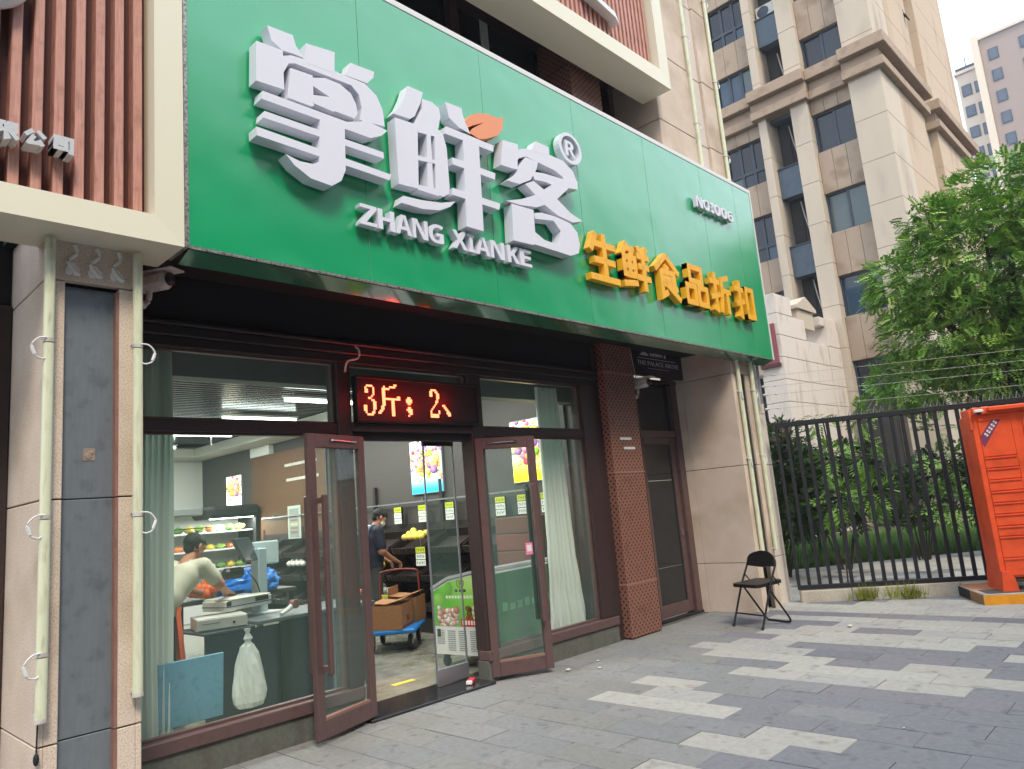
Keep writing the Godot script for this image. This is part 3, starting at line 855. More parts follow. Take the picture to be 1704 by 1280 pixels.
	for k in 24:
		var a := TAU * k / 24
		var b := TAU * (k + 1) / 24
		var pts := []
		for q in [[a, 0.165], [b, 0.165], [b, 0.13], [a, 0.13]]:
			pts.append(Vector2(5.44 + cos(q[0]) * q[1] * 1.05, 4.95 + sin(q[0]) * q[1]))
		prism(ring, PackedVector2Array(pts), 0.9, 0.975)
	put(ring, "ring", MT.letter, s)
	letters("letter", "R", 5.37, 5.52, 4.87, 5.03, 0.9, 0.068, MT.letter, s)
	# romanised name, one letter each
	var words := [["ZHANG", 2.905, 3.70], ["XIAN", 3.78, 4.385], ["KE", 4.41, 4.725]]
	for w in words:
		var n: int = w[0].length()
		var wd: float = (w[2] - w[1]) / (n - (0.55 if w[0] == "XIAN" else 0.0))
		var x: float = w[1]
		for ch in w[0]:
			var cw := wd * (0.45 if ch == "I" else 1.0)
			letters("letter", ch, x + cw * 0.04, x + cw * 0.97, 3.592, 3.748, 0.9, 0.06, MT.letter, s)
			x += cw
	var x := 7.9
	for ch in "NO:006":
		var cw := 0.1 if ch == ":" else 0.175
		letters("letter", ch, x + 0.012, x + cw - 0.012, 4.975, 5.12, 0.9, 0.05, MT.letter, s)
		x += cw
	# golden characters
	var at := [["sheng", 5.55], ["fish", 6.115], ["food", 6.72], ["goods", 7.34], ["fold", 7.93], ["deduct", 8.56]]
	for g in at:
		raised("golden_character", strokes(HAN[g[0]], 0.066, Vector2(0.5, 0.5)), 0.9, 0.97, MT.gold, s, Vector2(g[1] + 0.005, 3.645))

# ---------------------------------------------------------------- slat signs of the neighbours
func slat_sign(called: String, label: String, x0: float, x1: float, y0: float, y1: float, z: float, f: float, pitch: float) -> Node3D:
	var s := base(called)
	tag(s, label, "shop sign")
	xb("backing", x0 + 0.02, x1 - 0.02, y0 + 0.02, y1 - 0.02, z - 0.42, z - 0.19, MT.slat_back, s)
	# frame with sloping inner faces
	var out := [Vector3(x0, y0, z), Vector3(x1, y0, z), Vector3(x1, y1, z), Vector3(x0, y1, z)]
	var inn := [Vector3(x0 + f, y0 + f, z - 0.006), Vector3(x1 - f, y0 + f, z - 0.006), Vector3(x1 - f, y1 - f, z - 0.006), Vector3(x0 + f, y1 - f, z - 0.006)]
	for i in 4:
		var st := S()
		var k := (i + 1) % 4
		var back := Vector3(0, 0, -0.42)
		quad(st, out[i], out[k], inn[k], inn[i])
		quad(st, out[i] + back, out[k] + back, out[k], out[i])
		var din := Vector3(0, 0, -0.17)
		quad(st, inn[i], inn[k], inn[k] + din, inn[i] + din)
		put(st, "frame_side", MT.cream, s)
	var n := int((x1 - x0 - f * 2) / pitch)
	for k in n:
		var x := x1 - f - 0.035 - k * pitch
		xb("slat", x - pitch * 0.48, x, y0 + f * 0.9, y1 - f * 0.9, z - 0.19, z - 0.10, MT.slat, s, 0.004)
	return s

func build_neighbour_signs() -> void:
	var a := slat_sign("slat_sign", "timber look slat sign in a cream frame with silver characters, left of the green sign", -0.6, 1.7, 3.185, 6.2, 0.9, 0.165, 0.1025)
	var nm := ["limit", "public", "manage"]
	for i in 3:
		raised("silver_character", strokes(HAN[nm[i]], 0.022, Vector2(0.1, 0.085)), 0.80, 0.90, MT.silver, a, Vector2(0.755 + i * 0.128, 3.592))
	raised("silver_character", [[0.55, 4.22, 0.74, 4.25, 0.76, 4.30, 0.73, 4.34, 0.55, 4.33], [0.55, 4.14, 0.72, 4.15, 0.745, 4.17, 0.72, 4.19, 0.55, 4.185], [0.5, 3.98, 0.72, 4.0, 0.73, 4.03, 0.5, 4.02]], 0.80, 0.90, MT.silver, a)
	var rd := S()
	lathe(rd, [[0.0, 0.0], [0.26, 0.0], [0.26, 0.03], [0.24, 0.06], [0.0, 0.06]], 36, Transform3D(Basis(Vector3.RIGHT, PI / 2), Vector3(0.66, 4.58, 0.83)))
	put(rd, "round_plaque", MT.white, a)
	var b := slat_sign("slat_sign", "timber look slat sign in a cream frame high above the green sign", 1.4, 7.65, 6.44, 8.6, 0.95, 0.2, 0.082)
	raised("silver_character", [[6.05, 7.0, 6.55, 6.92, 6.62, 6.86, 6.56, 6.98, 6.1, 7.06], [6.1, 7.1, 6.2, 7.4, 6.25, 7.4, 6.16, 7.1]], 0.86, 0.97, MT.silver, b)

# ---------------------------------------------------------------- fittings on the front, chair, litter
func tube_run(label: String, x: float, z: float, y0: float, y1: float, joints: Array, side: float) -> void:
	var t := base("light_tube")
	tag(t, label, "light tube", "unlit light tubes on the pillars")
	var ys := [y0]
	for j in joints: ys.append(j)
	ys.append(y1)
	for i in ys.size() - 1:
		var st := S()
		tube(st, [Vector3(x, ys[i] + 0.02, z), Vector3(x, ys[i + 1] - 0.005, z)], 0.027, 12)
		put(st, "tube", MT.tube, t)
		var c := S()
		tube(c, [Vector3(x, ys[i], z), Vector3(x, ys[i] + 0.021, z)], 0.0285, 12)
		cbox(c, Vector3(x, ys[i] + 0.03, z - 0.03), Vector3(0.05, 0.02, 0.02))
		put(c, "end_cap", MT.white_dirty, t)
		if i > 0:
			var y: float = ys[i]
			var w := S()
			tube(w, arc([Vector3(x, y + 0.02, z + 0.02), Vector3(x + 0.05 * side, y + 0.015, z + 0.03), Vector3(x + 0.085 * side, y - 0.03, z + 0.03), Vector3(x + 0.07 * side, y - 0.08, z + 0.03), Vector3(x + 0.03 * side, y - 0.095, z + 0.02), Vector3(x, y - 0.07, z + 0.01)]), 0.0048, 6)
			tube(w, [Vector3(x + 0.085 * side, y - 0.03, z + 0.03), Vector3(x + 0.07 * side, y - 0.075, z + 0.03)], 0.009, 8)
			put(w, "connector_cable", MT.white, t)

func bullet_camera(called: String, label: String, at: Vector3, turn: float) -> Node3D:
	var c := base(called, at, turn)
	tag(c, label, "security camera")
	var p := S()
	lathe(p, [[0.0, 0.0], [0.04, 0.0], [0.036, 0.012], [0.014, 0.03], [0.012, 0.07], [0.016, 0.09]], 14, Transform3D(Basis(Vector3.FORWARD, PI / 2), Vector3.ZERO))
	tube(p, arc([Vector3(0.07, 0, 0), Vector3(0.11, 0.02, 0), Vector3(0.12, 0.07, 0)], 4), 0.012, 8)
	put(p, "bracket", MT.white_dirty, c)
	var h := S()
	cbox(h, Vector3(0.12, 0.105, 0.02), Vector3(0.075, 0.07, 0.16), 0.018)
	put(h, "housing", MT.white_dirty, c)
	var v := S()
	cbox(v, Vector3(0.12, 0.144, 0.045), Vector3(0.085, 0.008, 0.2), 0.003)
	put(v, "visor", MT.white_dirty, c)
	var l := S()
	lathe(l, [[0.028, 0.0], [0.028, 0.012], [0.0, 0.014]], 14, Transform3D(Basis(Vector3.RIGHT, PI / 2), Vector3(0.12, 0.105, 0.1)))
	put(l, "lens", MT.vinyl, c)
	return c

const DOTS := {
	"3": ["........", "..####..", ".#....#.", ".##...#.", ".##...#.", "......#.", ".....#..", "...##...", ".....##.", "......##", "......##", "##....##", "##....##", "##....#.", ".#...##.", "..####.."],
	"2": ["........", "..####..", ".##..##.", ".##...##", ".##...##", "......##", "......#.", ".....##.", ".....#..", "....#...", "...#....", "..#.....", ".#.....#", ".#.....#", ".######.", ".######."],
	"jin": ["...........##...", "....#...####....", "...#####........", "...##...........", "...##...........", "...##...........", "...##........##.", "...############.", "...##....##.....", "...##....##.....", "...##....##.....", "..##.....##.....", "..##.....##.....", ".##......##.....", "##.......##.....", ".........##....."],
	";": ["........", "........", "........", "........", "........", "........", "...##...", "..####..", "..####..", "...##...", "........", "...##...", "..####..", "...###..", "....##..", "...#...."],
	",": ["........", "........", "........", "........", "........", "........", "........", "........", "........", ".##.....", "..##....", "...##...", "....##..", "....###.", ".....##.", "........"],
}

func build_small_fittings() -> void:
	tube_run("unlit pale light tube run down the outer corner of the left stone pillar", 1.062, 0.695, 0.67, 3.17, [0.98, 1.655, 2.585], -1.0)
	tube_run("unlit pale light tube run on the left stone pillar beside the shop window", 1.512, 0.69, 0.69, 3.17, [1.64, 2.60], 1.0)
	tube_run("unlit pale light tube on the right stone pillar, beside its steel strip", 8.80, 0.74, 0.71, 3.17, [1.86, 2.72], -0.3)
	tube_run("unlit pale light tube on the right stone pillar, nearest to the iron fence", 9.18, 0.74, 0.70, 3.17, [1.9, 2.76], 0.3)
	tube_run("unlit pale light tube run up the upper stone pier, nearest to the high slat sign", 8.62, 0.735, 5.67, 10.2, [6.4, 7.7, 9.0], 0.6)
	tube_run("unlit pale light tube run up the upper stone pier, nearest to the apartment tower", 9.36, 0.735, 5.67, 10.2, [6.15, 7.3, 8.6], 0.6)
	var pl := S()
	tube(pl, [Vector3(1.05, 0.66, 0.69), Vector3(1.052, 0.53, 0.67)], 0.004, 6)
	ball(pl, Vector3(1.052, 0.5, 0.67), Vector3(0.014, 0.03, 0.014), 6)
	tag(put(pl, "cable_plug", MT.rubber), "black rubber cable plug dangling below the light tube on the pillar's corner", "plug")
	bullet_camera("security_camera", "grey security camera under the green sign beside the left stone pillar", Vector3(1.548, 2.965, 0.42), 0.5).scale = Vector3.ONE * 1.5
	bullet_camera("security_camera", "white security camera under the sign on the perforated column", Vector3(7.35, 2.72, 0.05), 0.1).scale = Vector3.ONE * 1.55
	var cb := S()
	tube(cb, arc([Vector3(1.56, 3.3, 0.45), Vector3(1.60, 2.9, 0.3), Vector3(1.66, 2.6, 0.12), Vector3(1.65, 2.2, 0.1), Vector3(1.56, 1.95, 0.12)]), 0.004, 6)
	tag(put(cb, "cable", MT.cable), "thin grey cable hanging down beside the left stone pillar", "cable")
	var cw := S()
	tube(cw, arc([Vector3(7.38, 3.31, 0.09), Vector3(7.41, 3.0, 0.1), Vector3(7.47, 2.82, 0.1)]), 0.006, 6)
	tag(put(cw, "cable", MT.cable), "thin white cable above the camera on the perforated column", "cable")
	var hk := S()
	tube(hk, arc([Vector3(3.33, 2.72, 0.045), Vector3(3.33, 2.80, 0.085), Vector3(3.42, 2.83, 0.11), Vector3(3.43, 2.90, 0.11), Vector3(3.40, 2.93, 0.1)], 3), 0.009, 6)
	tag(put(hk, "hook", MT.white_dirty), "small white bent hook on the window head over the left door post", "hook")
	# running-text display over the doorway
	var d := base("led_display", Vector3(3.41, 2.305, 0.0))
	tag(d, "long black display with glowing red characters over the open doorway", "display")
	xb("casing", 0.0, 1.365, 0.0, 0.39, 0.005, 0.072, MT.black, d, 0.006)
	for r in [[0.0, 1.365, 0.0, 0.022], [0.0, 1.365, 0.368, 0.39], [0.0, 0.022, 0.0225, 0.3675], [1.343, 1.365, 0.0225, 0.3675]]:
		xb("casing_edge", r[0] + 0.001, r[1] - 0.001, r[2], r[3], 0.072, 0.082, MT.black_metal, d, 0.002)
	var red := glow(mat(rgb(255, 60, 40), 0.5), Color(1.0, 0.53, 0.35), 1.35)
	var x := 0.075
	var px := 0.0155
	for ch in ["3", "jin", ";", "", "2", ","]:
		if ch == "":
			x += 0.14
			continue
		var rows: Array = DOTS[ch]
		var st := S()
		for r in 16:
			for k in rows[r].length():
				if rows[r][k] == "#":
					cbox(st, Vector3(x + k * px, 0.325 - r * 0.0172, 0.0745), Vector3(px * 0.86, 0.0148, 0.005))
		put(st, "lit_character", red, d)
		x += rows[0].length() * px + 0.018
	for q in [[0.16, 0.2], [0.38, 0.2], [0.56, 0.15], [0.92, 0.2]]:
		var l := OmniLight3D.new()
		l.name = "display_light"
		l.light_color = Color(1, 0.08, 0.04)
		l.light_energy = 0.03
		l.light_size = 0.1
		l.omni_range = 4.0
		l.omni_attenuation = 2.0
		l.shadow_enabled = true
		l.position = Vector3(q[0], q[1], 0.16)
		d.add_child(l, true)
	# name board over the side entrance
	var nb := base("name_board", Vector3(7.52, 3.015, -0.05))
	tag(nb, "dim black name board with grey characters over the narrow side entrance", "sign")
	xb("board", 0.0, 1.18, 0.0, 0.46, 0.0, 0.05, mat(rgb(34, 33, 42), 0.4), nb, 0.004)
	var gl := mat(rgb(200, 196, 200), 0.5)
	var i := 0
	for k in ["metal", "joy", "house"]:
		raised("board_character", strokes(HAN[k], 0.02, Vector2(0.17, 0.17)), 0.0505, 0.06, gl, nb, Vector2(0.20 + i * 0.215, 0.27))
		i += 1
	xb("rule", 0.14, 1.02, 0.225, 0.231, 0.0505, 0.054, gl, nb)
	letters("board_lettering", "THE PALACE ABOVE", 0.12, 1.08, 0.14, 0.195, 0.0505, 0.004, gl, nb, false)
	xb("rule", 0.35, 0.85, 0.1, 0.104, 0.0505, 0.054, gl, nb)
	folding_chair()
	litter()

func folding_chair() -> void:
	var c := base("folding_chair", Vector3(7.93, 0.0, 1.05), atan2(-0.135, 0.414) + PI * 0.5 + PI)
	# the chair's own axes: x across the seat, z towards the sitter's knees
	tag(c, "black folding chair with padded seat and curved back, alone on the pavement", "chair")
	c.rotation.y = -PI / 2 - 0.32
	var w := 0.215
	var back := S()
	var pts := []
	for s in [-1.0, 1.0]:
		var leg := S()
		tube(leg, [Vector3(w * s, 0.0, 0.23), Vector3(w * s, 0.44, 0.03), Vector3(w * s * 0.97, 0.66, -0.10)], 0.0115, 8)
		put(leg, "front_leg", MT.black_metal, c)
		var ft := S()
		tube(ft, [Vector3(w * s, 0.0, 0.23), Vector3(w * s, 0.03, 0.216)], 0.0145, 8)
		put(ft, "rubber_foot", MT.rubber, c)
		var rl := S()
		tube(rl, arc([Vector3(w * s * 0.86, 0.45, 0.06), Vector3(w * s * 0.86, 0.1, -0.2), Vector3(w * s * 0.8, 0.03, -0.245), Vector3(w * s * 0.62, 0.014, -0.25), Vector3(0, 0.014, -0.25)]), 0.011, 8)
		put(rl, "rear_leg", MT.black_metal, c)
		var br := S()
		tube(br, [Vector3(w * s * 0.98, 0.55, -0.03), Vector3(w * s * 0.93, 0.43, -0.12)], 0.007, 6)
		put(br, "brace", MT.black_metal, c)
	var rail := S()
	var top := []
	for k in 13:
		var a := PI * k / 12
		top.append(Vector3(-cos(a) * w * 0.97, 0.66 + sin(a) * 0.13, -0.10 - sin(a) * 0.035))
	tube(rail, top, 0.0115, 8)
	put(rail, "back_tube", MT.black_metal, c)
	var pad := []
	for k in 17:
		var a := PI * k / 16
		pad.append(Vector2(-cos(a) * 0.2, 0.68 + pow(sin(a), 0.7) * 0.115))
	pad.append(Vector2(0.2, 0.635)); pad.append(Vector2(0.0, 0.622)); pad.append(Vector2(-0.2, 0.635))
	prism(back, PackedVector2Array(pad), -0.016, 0.016, Transform3D(Basis(Vector3.RIGHT, -0.26), Vector3(0, 0.022, 0.078)))
	put(back, "backrest", MT.vinyl, c)
	var seat := S()
	var sp := PackedVector2Array()
	for q in [[-0.19, -0.17], [-0.15, -0.2], [0.15, -0.2], [0.19, -0.17], [0.2, 0.16], [0.17, 0.2], [-0.17, 0.2], [-0.2, 0.16]]:
		sp.append(Vector2(q[0], q[1]))
	prism(seat, sp, -0.02, 0.016, Transform3D(Basis(Vector3.RIGHT, PI / 2 + 0.05), Vector3(0, 0.455, 0.0)))
	var sp2 := PackedVector2Array()
	for q in sp: sp2.append(q * 0.93)
	prism(seat, sp2, 0.016, 0.026, Transform3D(Basis(Vector3.RIGHT, PI / 2 + 0.05), Vector3(0, 0.478, 0.0)))
	put(seat, "seat", MT.vinyl, c)
	var cr := S()
	tube(cr, [Vector3(-w, 0.14, 0.167), Vector3(w, 0.14, 0.167)], 0.009, 8)
	put(cr, "crossbar", MT.black_metal, c)

func litter() -> void:
	var p := base("cigarette_packet", Vector3(4.55, 0.045, -0.06), 0.6)
	tag(p, "crushed red and white packet lying on the black door threshold", "packet")
	xb("box", -0.05, 0.05, -0.02, 0.015, -0.03, 0.03, mat(rgb(190, 40, 60), 0.5), p, 0.006)
	xb("lid", -0.085, -0.052, -0.02, 0.012, -0.028, 0.026, mat(rgb(232, 222, 222), 0.5), p, 0.006)
	var spots := [[5.33, 0.40, 0.045, "white plastic cap on the slabs beside the right door leaf"], [5.52, 0.62, 0.03, "white paper scrap on the slabs in front of the right window"], [5.75, 0.42, 0.03, "second white paper scrap, closer to the kick stone of the right window"], [4.75, 0.5, 0.018, "tiny white scrap on the slabs below the threshold"], [8.05, 1.95, 0.05, "pale crumpled scrap on the light slabs beyond the chair"], [4.94, 3.38, 0.018, "white pebble on the dark slabs in the open pavement"], [8.72, 0.62, 0.05, "white rag at the foot of the right stone pillar"]]
	for s in spots:
		var st := S()
		ball(st, Vector3.ZERO, Vector3(s[2], s[2] * 0.3, s[2] * 0.6) * 0.7, 5, 0.25)
		var o := put(st, "paper_scrap", MT.white_dirty)
		o.position = Vector3(s[0], s[2] * 0.3, s[1])
		tag(o, s[3], "litter")

func build_neighbour_shop() -> void:
	var n := base("neighbour_shop")
	tag(n, "dark framed window of the neighbouring shop at the far left, with a red sheet inside", "shop window")
	xb("lintel", -3.0, 1.05, 2.98, 3.4, -0.5, -0.1, MT.soffit, n)
	xb("frame_post", 0.93, 1.052, 0.0, 2.98, -0.5, -0.06, MT.frame_dark, n, 0.006)
	xb("transom", -3.0, 0.929, 2.34, 2.44, -0.3, -0.12, MT.frame_dark, n, 0.006)
	xb("sill", -3.0, 0.929, 0.0, 0.35, -0.3, -0.1, MT.stone, n, 0.006)
	win("pane", -3.0, 0.929, 2.44, 2.98, -0.2, n, MT.glass)
	win("pane", -3.0, 0.929, 0.35, 2.34, -0.2, n, MT.glass)
	xb("red_sheet", -1.0, 0.9, 1.75, 2.2, -0.45, -0.43, mat(rgb(190, 24, 60), 0.6), n)
	xb("white_sheet", -1.0, 0.9, 0.4, 1.7, -0.45, -0.43, mat(rgb(206, 200, 190), 0.6), n)
	xb("back_wall", -3.0, 0.93, 0.0, 3.4, -2.2, -2.0, MT.black, n)

# ---------------------------------------------------------------- inside the shop
func fruit_print(sd: int, low: Color, low2: Color) -> ImageTexture:
	var r := RandomNumberGenerator.new()
	r.seed = sd
	var im := canvas_tex(160, 224, Color(0.97, 0.97, 0.95))
	var cols := [rgb(226, 40, 60), rgb(250, 140, 30), rgb(245, 205, 40), rgb(120, 60, 140), rgb(110, 180, 40), rgb(240, 90, 120), rgb(250, 230, 140), rgb(200, 220, 60)]
	for y in range(140, 224):
		for x in 160:
			im.set_pixel(x, y, low.lerp(low2, clampf((y - 140) / 70.0, 0, 1)))
	for k in 240:
		disc(im, 80 + r.randfn() * 42, 78 + r.randfn() * 34, r.randf_range(3, 13), cols[r.randi() % 8].lerp(Color.WHITE, r.randf_range(0.0, 0.45)), 0.7)
	for k in 20:
		disc(im, r.randf_range(20, 140), r.randf_range(80, 140), r.randf_range(8, 19), cols[r.randi() % 8].lerp(Color.WHITE, r.randf_range(0.0, 0.3)), 0.7)
	for k in 5:
		var y := 185 + k * 5
		for x in range(60, 60 + r.randi_range(20, 50)):
			if r.randf() < 0.6: im.set_pixel(x, y, Color(0.3, 0.4, 0.4))
	return itex(im)

func light_box(label: String, z0: float, z1: float, y0: float, y1: float, t: Texture2D, e: float) -> void:
	var l := base("lit_poster", Vector3(6.92, y0, (z0 + z1) / 2))
	tag(l, label, "light box", "glowing fruit posters on the shop wall")
	var w := z1 - z0
	var h := y1 - y0
	xb("casing", -0.075, -0.002, 0, h, -w / 2, w / 2, MT.alu, l, 0.004)
	var st := S()
	uvquad(st, Vector3(-0.077, 0.015, -w / 2 + 0.015), Vector3(-0.077, 0.015, w / 2 - 0.015), Vector3(-0.077, h - 0.015, w / 2 - 0.015), Vector3(-0.077, h - 0.015, -w / 2 + 0.015))
	var m := mat(Color.WHITE, 0.3)
	m.albedo_texture = t
	m.emission_enabled = true
	m.emission = Color.BLACK
	m.emission_texture = t
	m.emission_energy_multiplier = e
	put(st, "lit_screen", m, l)
	var a := AreaLight3D.new()
	a.name = "poster_light"
	a.area_size = Vector2(w - 0.05, h - 0.05)
	a.light_energy = 0.05
	a.light_color = Color(0.97, 1.0, 0.9)
	a.shadow_enabled = true
	a.position = Vector3(-0.1, h / 2, 0)
	a.rotation.y = PI / 2
	l.add_child(a, true)

func price_tag(at: Vector3, turn: float, label: String, top: Color) -> void:
	var p := base("price_tag", at, turn)
	tag(p, label, "price tag", "yellow and white price tags hung over the produce racks")
	p.scale = Vector3.ONE * 1.25
	xb("board", -0.075, 0.075, -0.2, 0.0, -0.01, 0.01, MT.black_metal, p)
	for k in 3:
		var im := canvas_tex(48, 20, top if k == 0 else Color(0.93, 0.95, 0.92))
		for q in 5:
			im.fill_rect(Rect2i(6 + q * 8, 5, 2, 10), Color(0.25, 0.28, 0.2))
			im.fill_rect(Rect2i(6 + q * 8, 5 + (q * 3 + k) % 7, 5, 2), Color(0.25, 0.28, 0.2))
		var st := S()
		uvquad(st, Vector3(-0.07, -0.064 - k * 0.066, 0.012), Vector3(0.07, -0.064 - k * 0.066, 0.012), Vector3(0.07, -0.005 - k * 0.066, 0.012), Vector3(-0.07, -0.005 - k * 0.066, 0.012))
		var m := mat(Color.WHITE, 0.5)
		var key := "tag%d%s" % [k, str(k == 0 and top.b < 0.3)]
		if not T.has(key): T[key] = itex(im)
		m.albedo_texture = T[key]
		put(st, "card", m, p)
	var w := S()
	tube(w, [Vector3(0, 0, 0), Vector3(0, 0.06, 0)], 0.003, 5)
	put(w, "hanger", MT.wire, p)

func crate(called: String, at: Vector3, tilt: float, w: float, d: float, parent: Node = self) -> Node3D:   # open produce crate, its low side towards -x
	var c := base(called, at, 0.0, parent)
	c.rotation.z = tilt
	var st := S()
	eb(st, -d / 2, d / 2, 0, 0.012, -w / 2, w / 2)
	eb(st, -d / 2, -d / 2 + 0.012, 0.012, 0.09, -w / 2, w / 2)
	eb(st, d / 2 - 0.012, d / 2, 0.012, 0.13, -w / 2, w / 2)
	for s in [-1, 1]:
		eb(st, -d / 2 + 0.012, d / 2 - 0.012, 0.012, 0.11, s * w / 2 - 0.006 - s * 0.006, s * w / 2 + 0.006 - s * 0.006)
	for k in 9:
		eb(st, -d / 2 - 0.006, -d / 2, 0.015, 0.088, -w / 2 + w * (k + 0.3) / 9.0, -w / 2 + w * (k + 0.7) / 9.0)
	put(st, "tray", MT.crate, c)
	return c

func build_interior() -> void:
	var n := base("shop_interior")
	tag(n, "lit shop interior with grey and wood wall panels and dark slatted ceiling", "shop interior")
	xb("floor", 1.06, 6.92, -0.1, 0.02, -11.0, -0.362, MT.floor, n)
	xb("ceiling", 1.06, 6.92, 3.42, 3.5, -11.0, -0.42, MT.ceiling, n)
	var k := 0
	var z := -0.85
	while z > -9.4:
		xb("ceiling_slat", 1.3, 6.5, 3.30, 3.36, z - 0.05, z, MT.ceiling_slat, n)
		z -= 0.13
	xb("bulkhead", 1.06, 6.92, 2.70, 3.42, -0.62, -0.45, MT.bulkhead, n)
	xb("cornice", 6.35, 6.92, 3.12, 3.29, -11.0, -0.64, MT.cornice_in, n, 0.004)
	xb("cornice", 1.06, 6.348, 3.12, 3.29, -11.0, -10.1, MT.cornice_in, n, 0.004)
	xb("bulkhead", 1.06, 4.9, 2.98, 3.29, -9.6, -7.9, MT.cornice_in, n)
	xb("wall_panel", 6.88, 6.918, 0.02, 3.12, -11.0, -8.66, MT.wall_grey, n)
	xb("wall_panel", 6.84, 6.918, 0.02, 2.92, -8.655, -6.0, MT.wall_wood, n)
	xb("wall_panel", 6.88, 6.918, 0.02, 3.12, -5.995, -0.64, MT.wall_grey, n)
	xb("wall_box", 6.82, 6.918, 2.925, 3.11, -8.655, -7.9, MT.wall_white, n)
	for s in [[2.62, -7.35], [2.35, -7.3]]:
		xb("paper_strip", 6.832, 6.839, s[0], s[0] + 0.05, s[1], s[1] + 1.1, MT.white_dirty, n)
	xb("sprinkler", 5.4, 5.42, 3.0, 3.3, -7.2, -7.18, MT.chrome, n)
	light_box("glowing fruit poster with a sky blue foot, seen through the open doorway", -3.66, -2.93, 1.83, 2.62, fruit_print(3, rgb(230, 246, 250), rgb(30, 170, 215)), 1.15)
	light_box("glowing fruit poster with a bright yellow foot, behind the right door leaf", -1.55, -0.86, 1.82, 2.62, fruit_print(5, rgb(240, 250, 150), rgb(238, 245, 0)), 1.15)
	light_box("small glowing fruit poster above the refrigerated shelf at the back", -9.78, -9.1, 2.02, 2.66, fruit_print(8, rgb(245, 245, 200), rgb(250, 250, 240)), 1.15)
	# lit ceiling tubes
	var white_hot := glow(mat(Color.WHITE, 0.4), Color(0.93, 1.0, 0.96), 7.0)
	var lamps := [[4.84, 6.04, -5.5, "bright ceiling tube in the middle of the shop"], [4.92, 6.12, -3.8, "bright ceiling tube nearest to the shop window"], [4.7, 5.86, -7.4, "bright ceiling tube seen below the window transom"], [4.4, 5.6, -9.2, "bright ceiling tube at the back of the shop"], [2.2, 3.4, -1.0, "bright ceiling tube over the counter end of the shop"], [2.4, 3.6, -7.4, "bright ceiling tube over the back left of the shop"], [4.92, 6.12, -1.8, "bright ceiling tube right behind the doorway"]]
	for a in lamps:
		var l := base("ceiling_lamp", Vector3((a[0] + a[1]) / 2, 3.2, a[2]))
		tag(l, a[3], "ceiling lamp", "lit tubes under the shop ceiling")
		var h: float = (a[1] - a[0]) / 2
		var st := S()
		tube(st, [Vector3(-h, 0, 0), Vector3(h, 0, 0)], 0.02, 10)
		put(st, "lit_tube", white_hot, l)
		xb("batten", -h - 0.03, h + 0.03, 0.03, 0.06, -0.03, 0.03, MT.white, l)
		for q in [-h * 0.8, h * 0.8]:
			xb("hanger", q - 0.004, q + 0.004, 0.06, 0.2, -0.004, 0.004, MT.wire, l)
		var al := AreaLight3D.new()
		al.name = "tube_light"
		al.area_size = Vector2(h * 2, 0.05)
		al.light_energy = 2.4
		al.light_color = Color(0.98, 1.0, 0.96)
		al.area_range = 14.0
		al.shadow_enabled = true
		al.position = Vector3(0, -0.03, 0)
		al.rotation.x = -PI / 2
		l.add_child(al, true)
	# curtains
	curtain("pale green curtain gathered at the left end of the big window", 1.72, 2.06, -0.24, 0.06, 2.86, 0.0, 9)
	curtain("long pale curtain hanging in the right window, its hem bundled on the sill", 5.95, 6.3, -0.24, 0.2, 2.8, 0.14, 7)
	# produce rack along the right wall
	var r := base("produce_rack", Vector3(6.55, 0.02, -3.6))
	tag(r, "tall black tiered produce rack against the grey wall", "rack")
	for q in [-4.6, -3.2, -2.35, -1.0, 0.6, 2.2]:
		xb("upright", 0.28, 0.32, 0.0, 2.0 if q == -1.0 or q == 0.6 else 1.5, q - 0.03, q + 0.03, MT.rack, r)
	for t in 3:
		xb("tier", -0.25 + t * 0.1, 0.28, 0.32 + t * 0.36, 0.36 + t * 0.36, -4.6, 2.2, MT.rack, r)
	xb("plinth", -0.3, 0.3, 0, 0.18, -4.6, 2.2, MT.rack, r)
	xb("back_panel", 0.285, 0.30, 0.18, 1.4, -4.6, 2.2, MT.rack, r)
	xb("rail", 0.24, 0.26, 1.70, 1.72, -4.6, 2.4, MT.alu, r)
	for q in [-4.2, -2.2, 0.2]:
		xb("rail_bracket", 0.26, 0.33, 1.70, 1.76, q, q + 0.02, MT.alu, r)
	var words := ["front end", "doorway side", "middle of the doorway view", "middle", "seller's side", "far side", "back end", "very back"]
	var lv := ["bottom", "middle", "top"]
	for t in 3:
		for q in 8:
			var zc := -1.75 - q * 0.76
			var c := crate("produce_crate", Vector3(6.42 + t * 0.1, 0.39 + t * 0.36, zc), 0.42, 0.7, 0.46)
			tag(c, "black slotted crate on the %s tier of the produce rack, %s" % [lv[t], words[q]], "crate", "black crates on the produce rack")
	produce("yellow_pear", "heap of yellow pears in a top tier crate of the produce rack", Vector3(6.55, 1.24, -3.27), rgb(236, 214, 92), 9, 0.05, 0.42)
	produce("yellow_melon", "heap of yellow melons in a crate beside the man in navy", Vector3(6.38, 0.88, -4.0), rgb(222, 205, 60), 6, 0.062, 0.42)
	produce("tomato", "few red tomatoes low on the produce rack behind the cart", Vector3(6.25, 0.52, -4.1), rgb(220, 66, 44), 4, 0.05, 0.3)
	produce("white_radish", "white vegetables in a rack crate seen through the big window", Vector3(6.45, 0.92, -6.3), rgb(226, 226, 214), 7, 0.05, 0.5)
	produce("white_radish", "white bagged vegetables on the lowest tier behind the cardboard boxes", Vector3(6.2, 0.55, -3.55), rgb(228, 230, 228), 5, 0.055, 0.3)
	var tn := [[-4.42, "leftmost"], [-3.93, "second"], [-3.35, "third"], [-2.75, "fourth"], [-1.75, "fifth"], [-1.35, "sixth"], [-0.95, "rightmost"]]
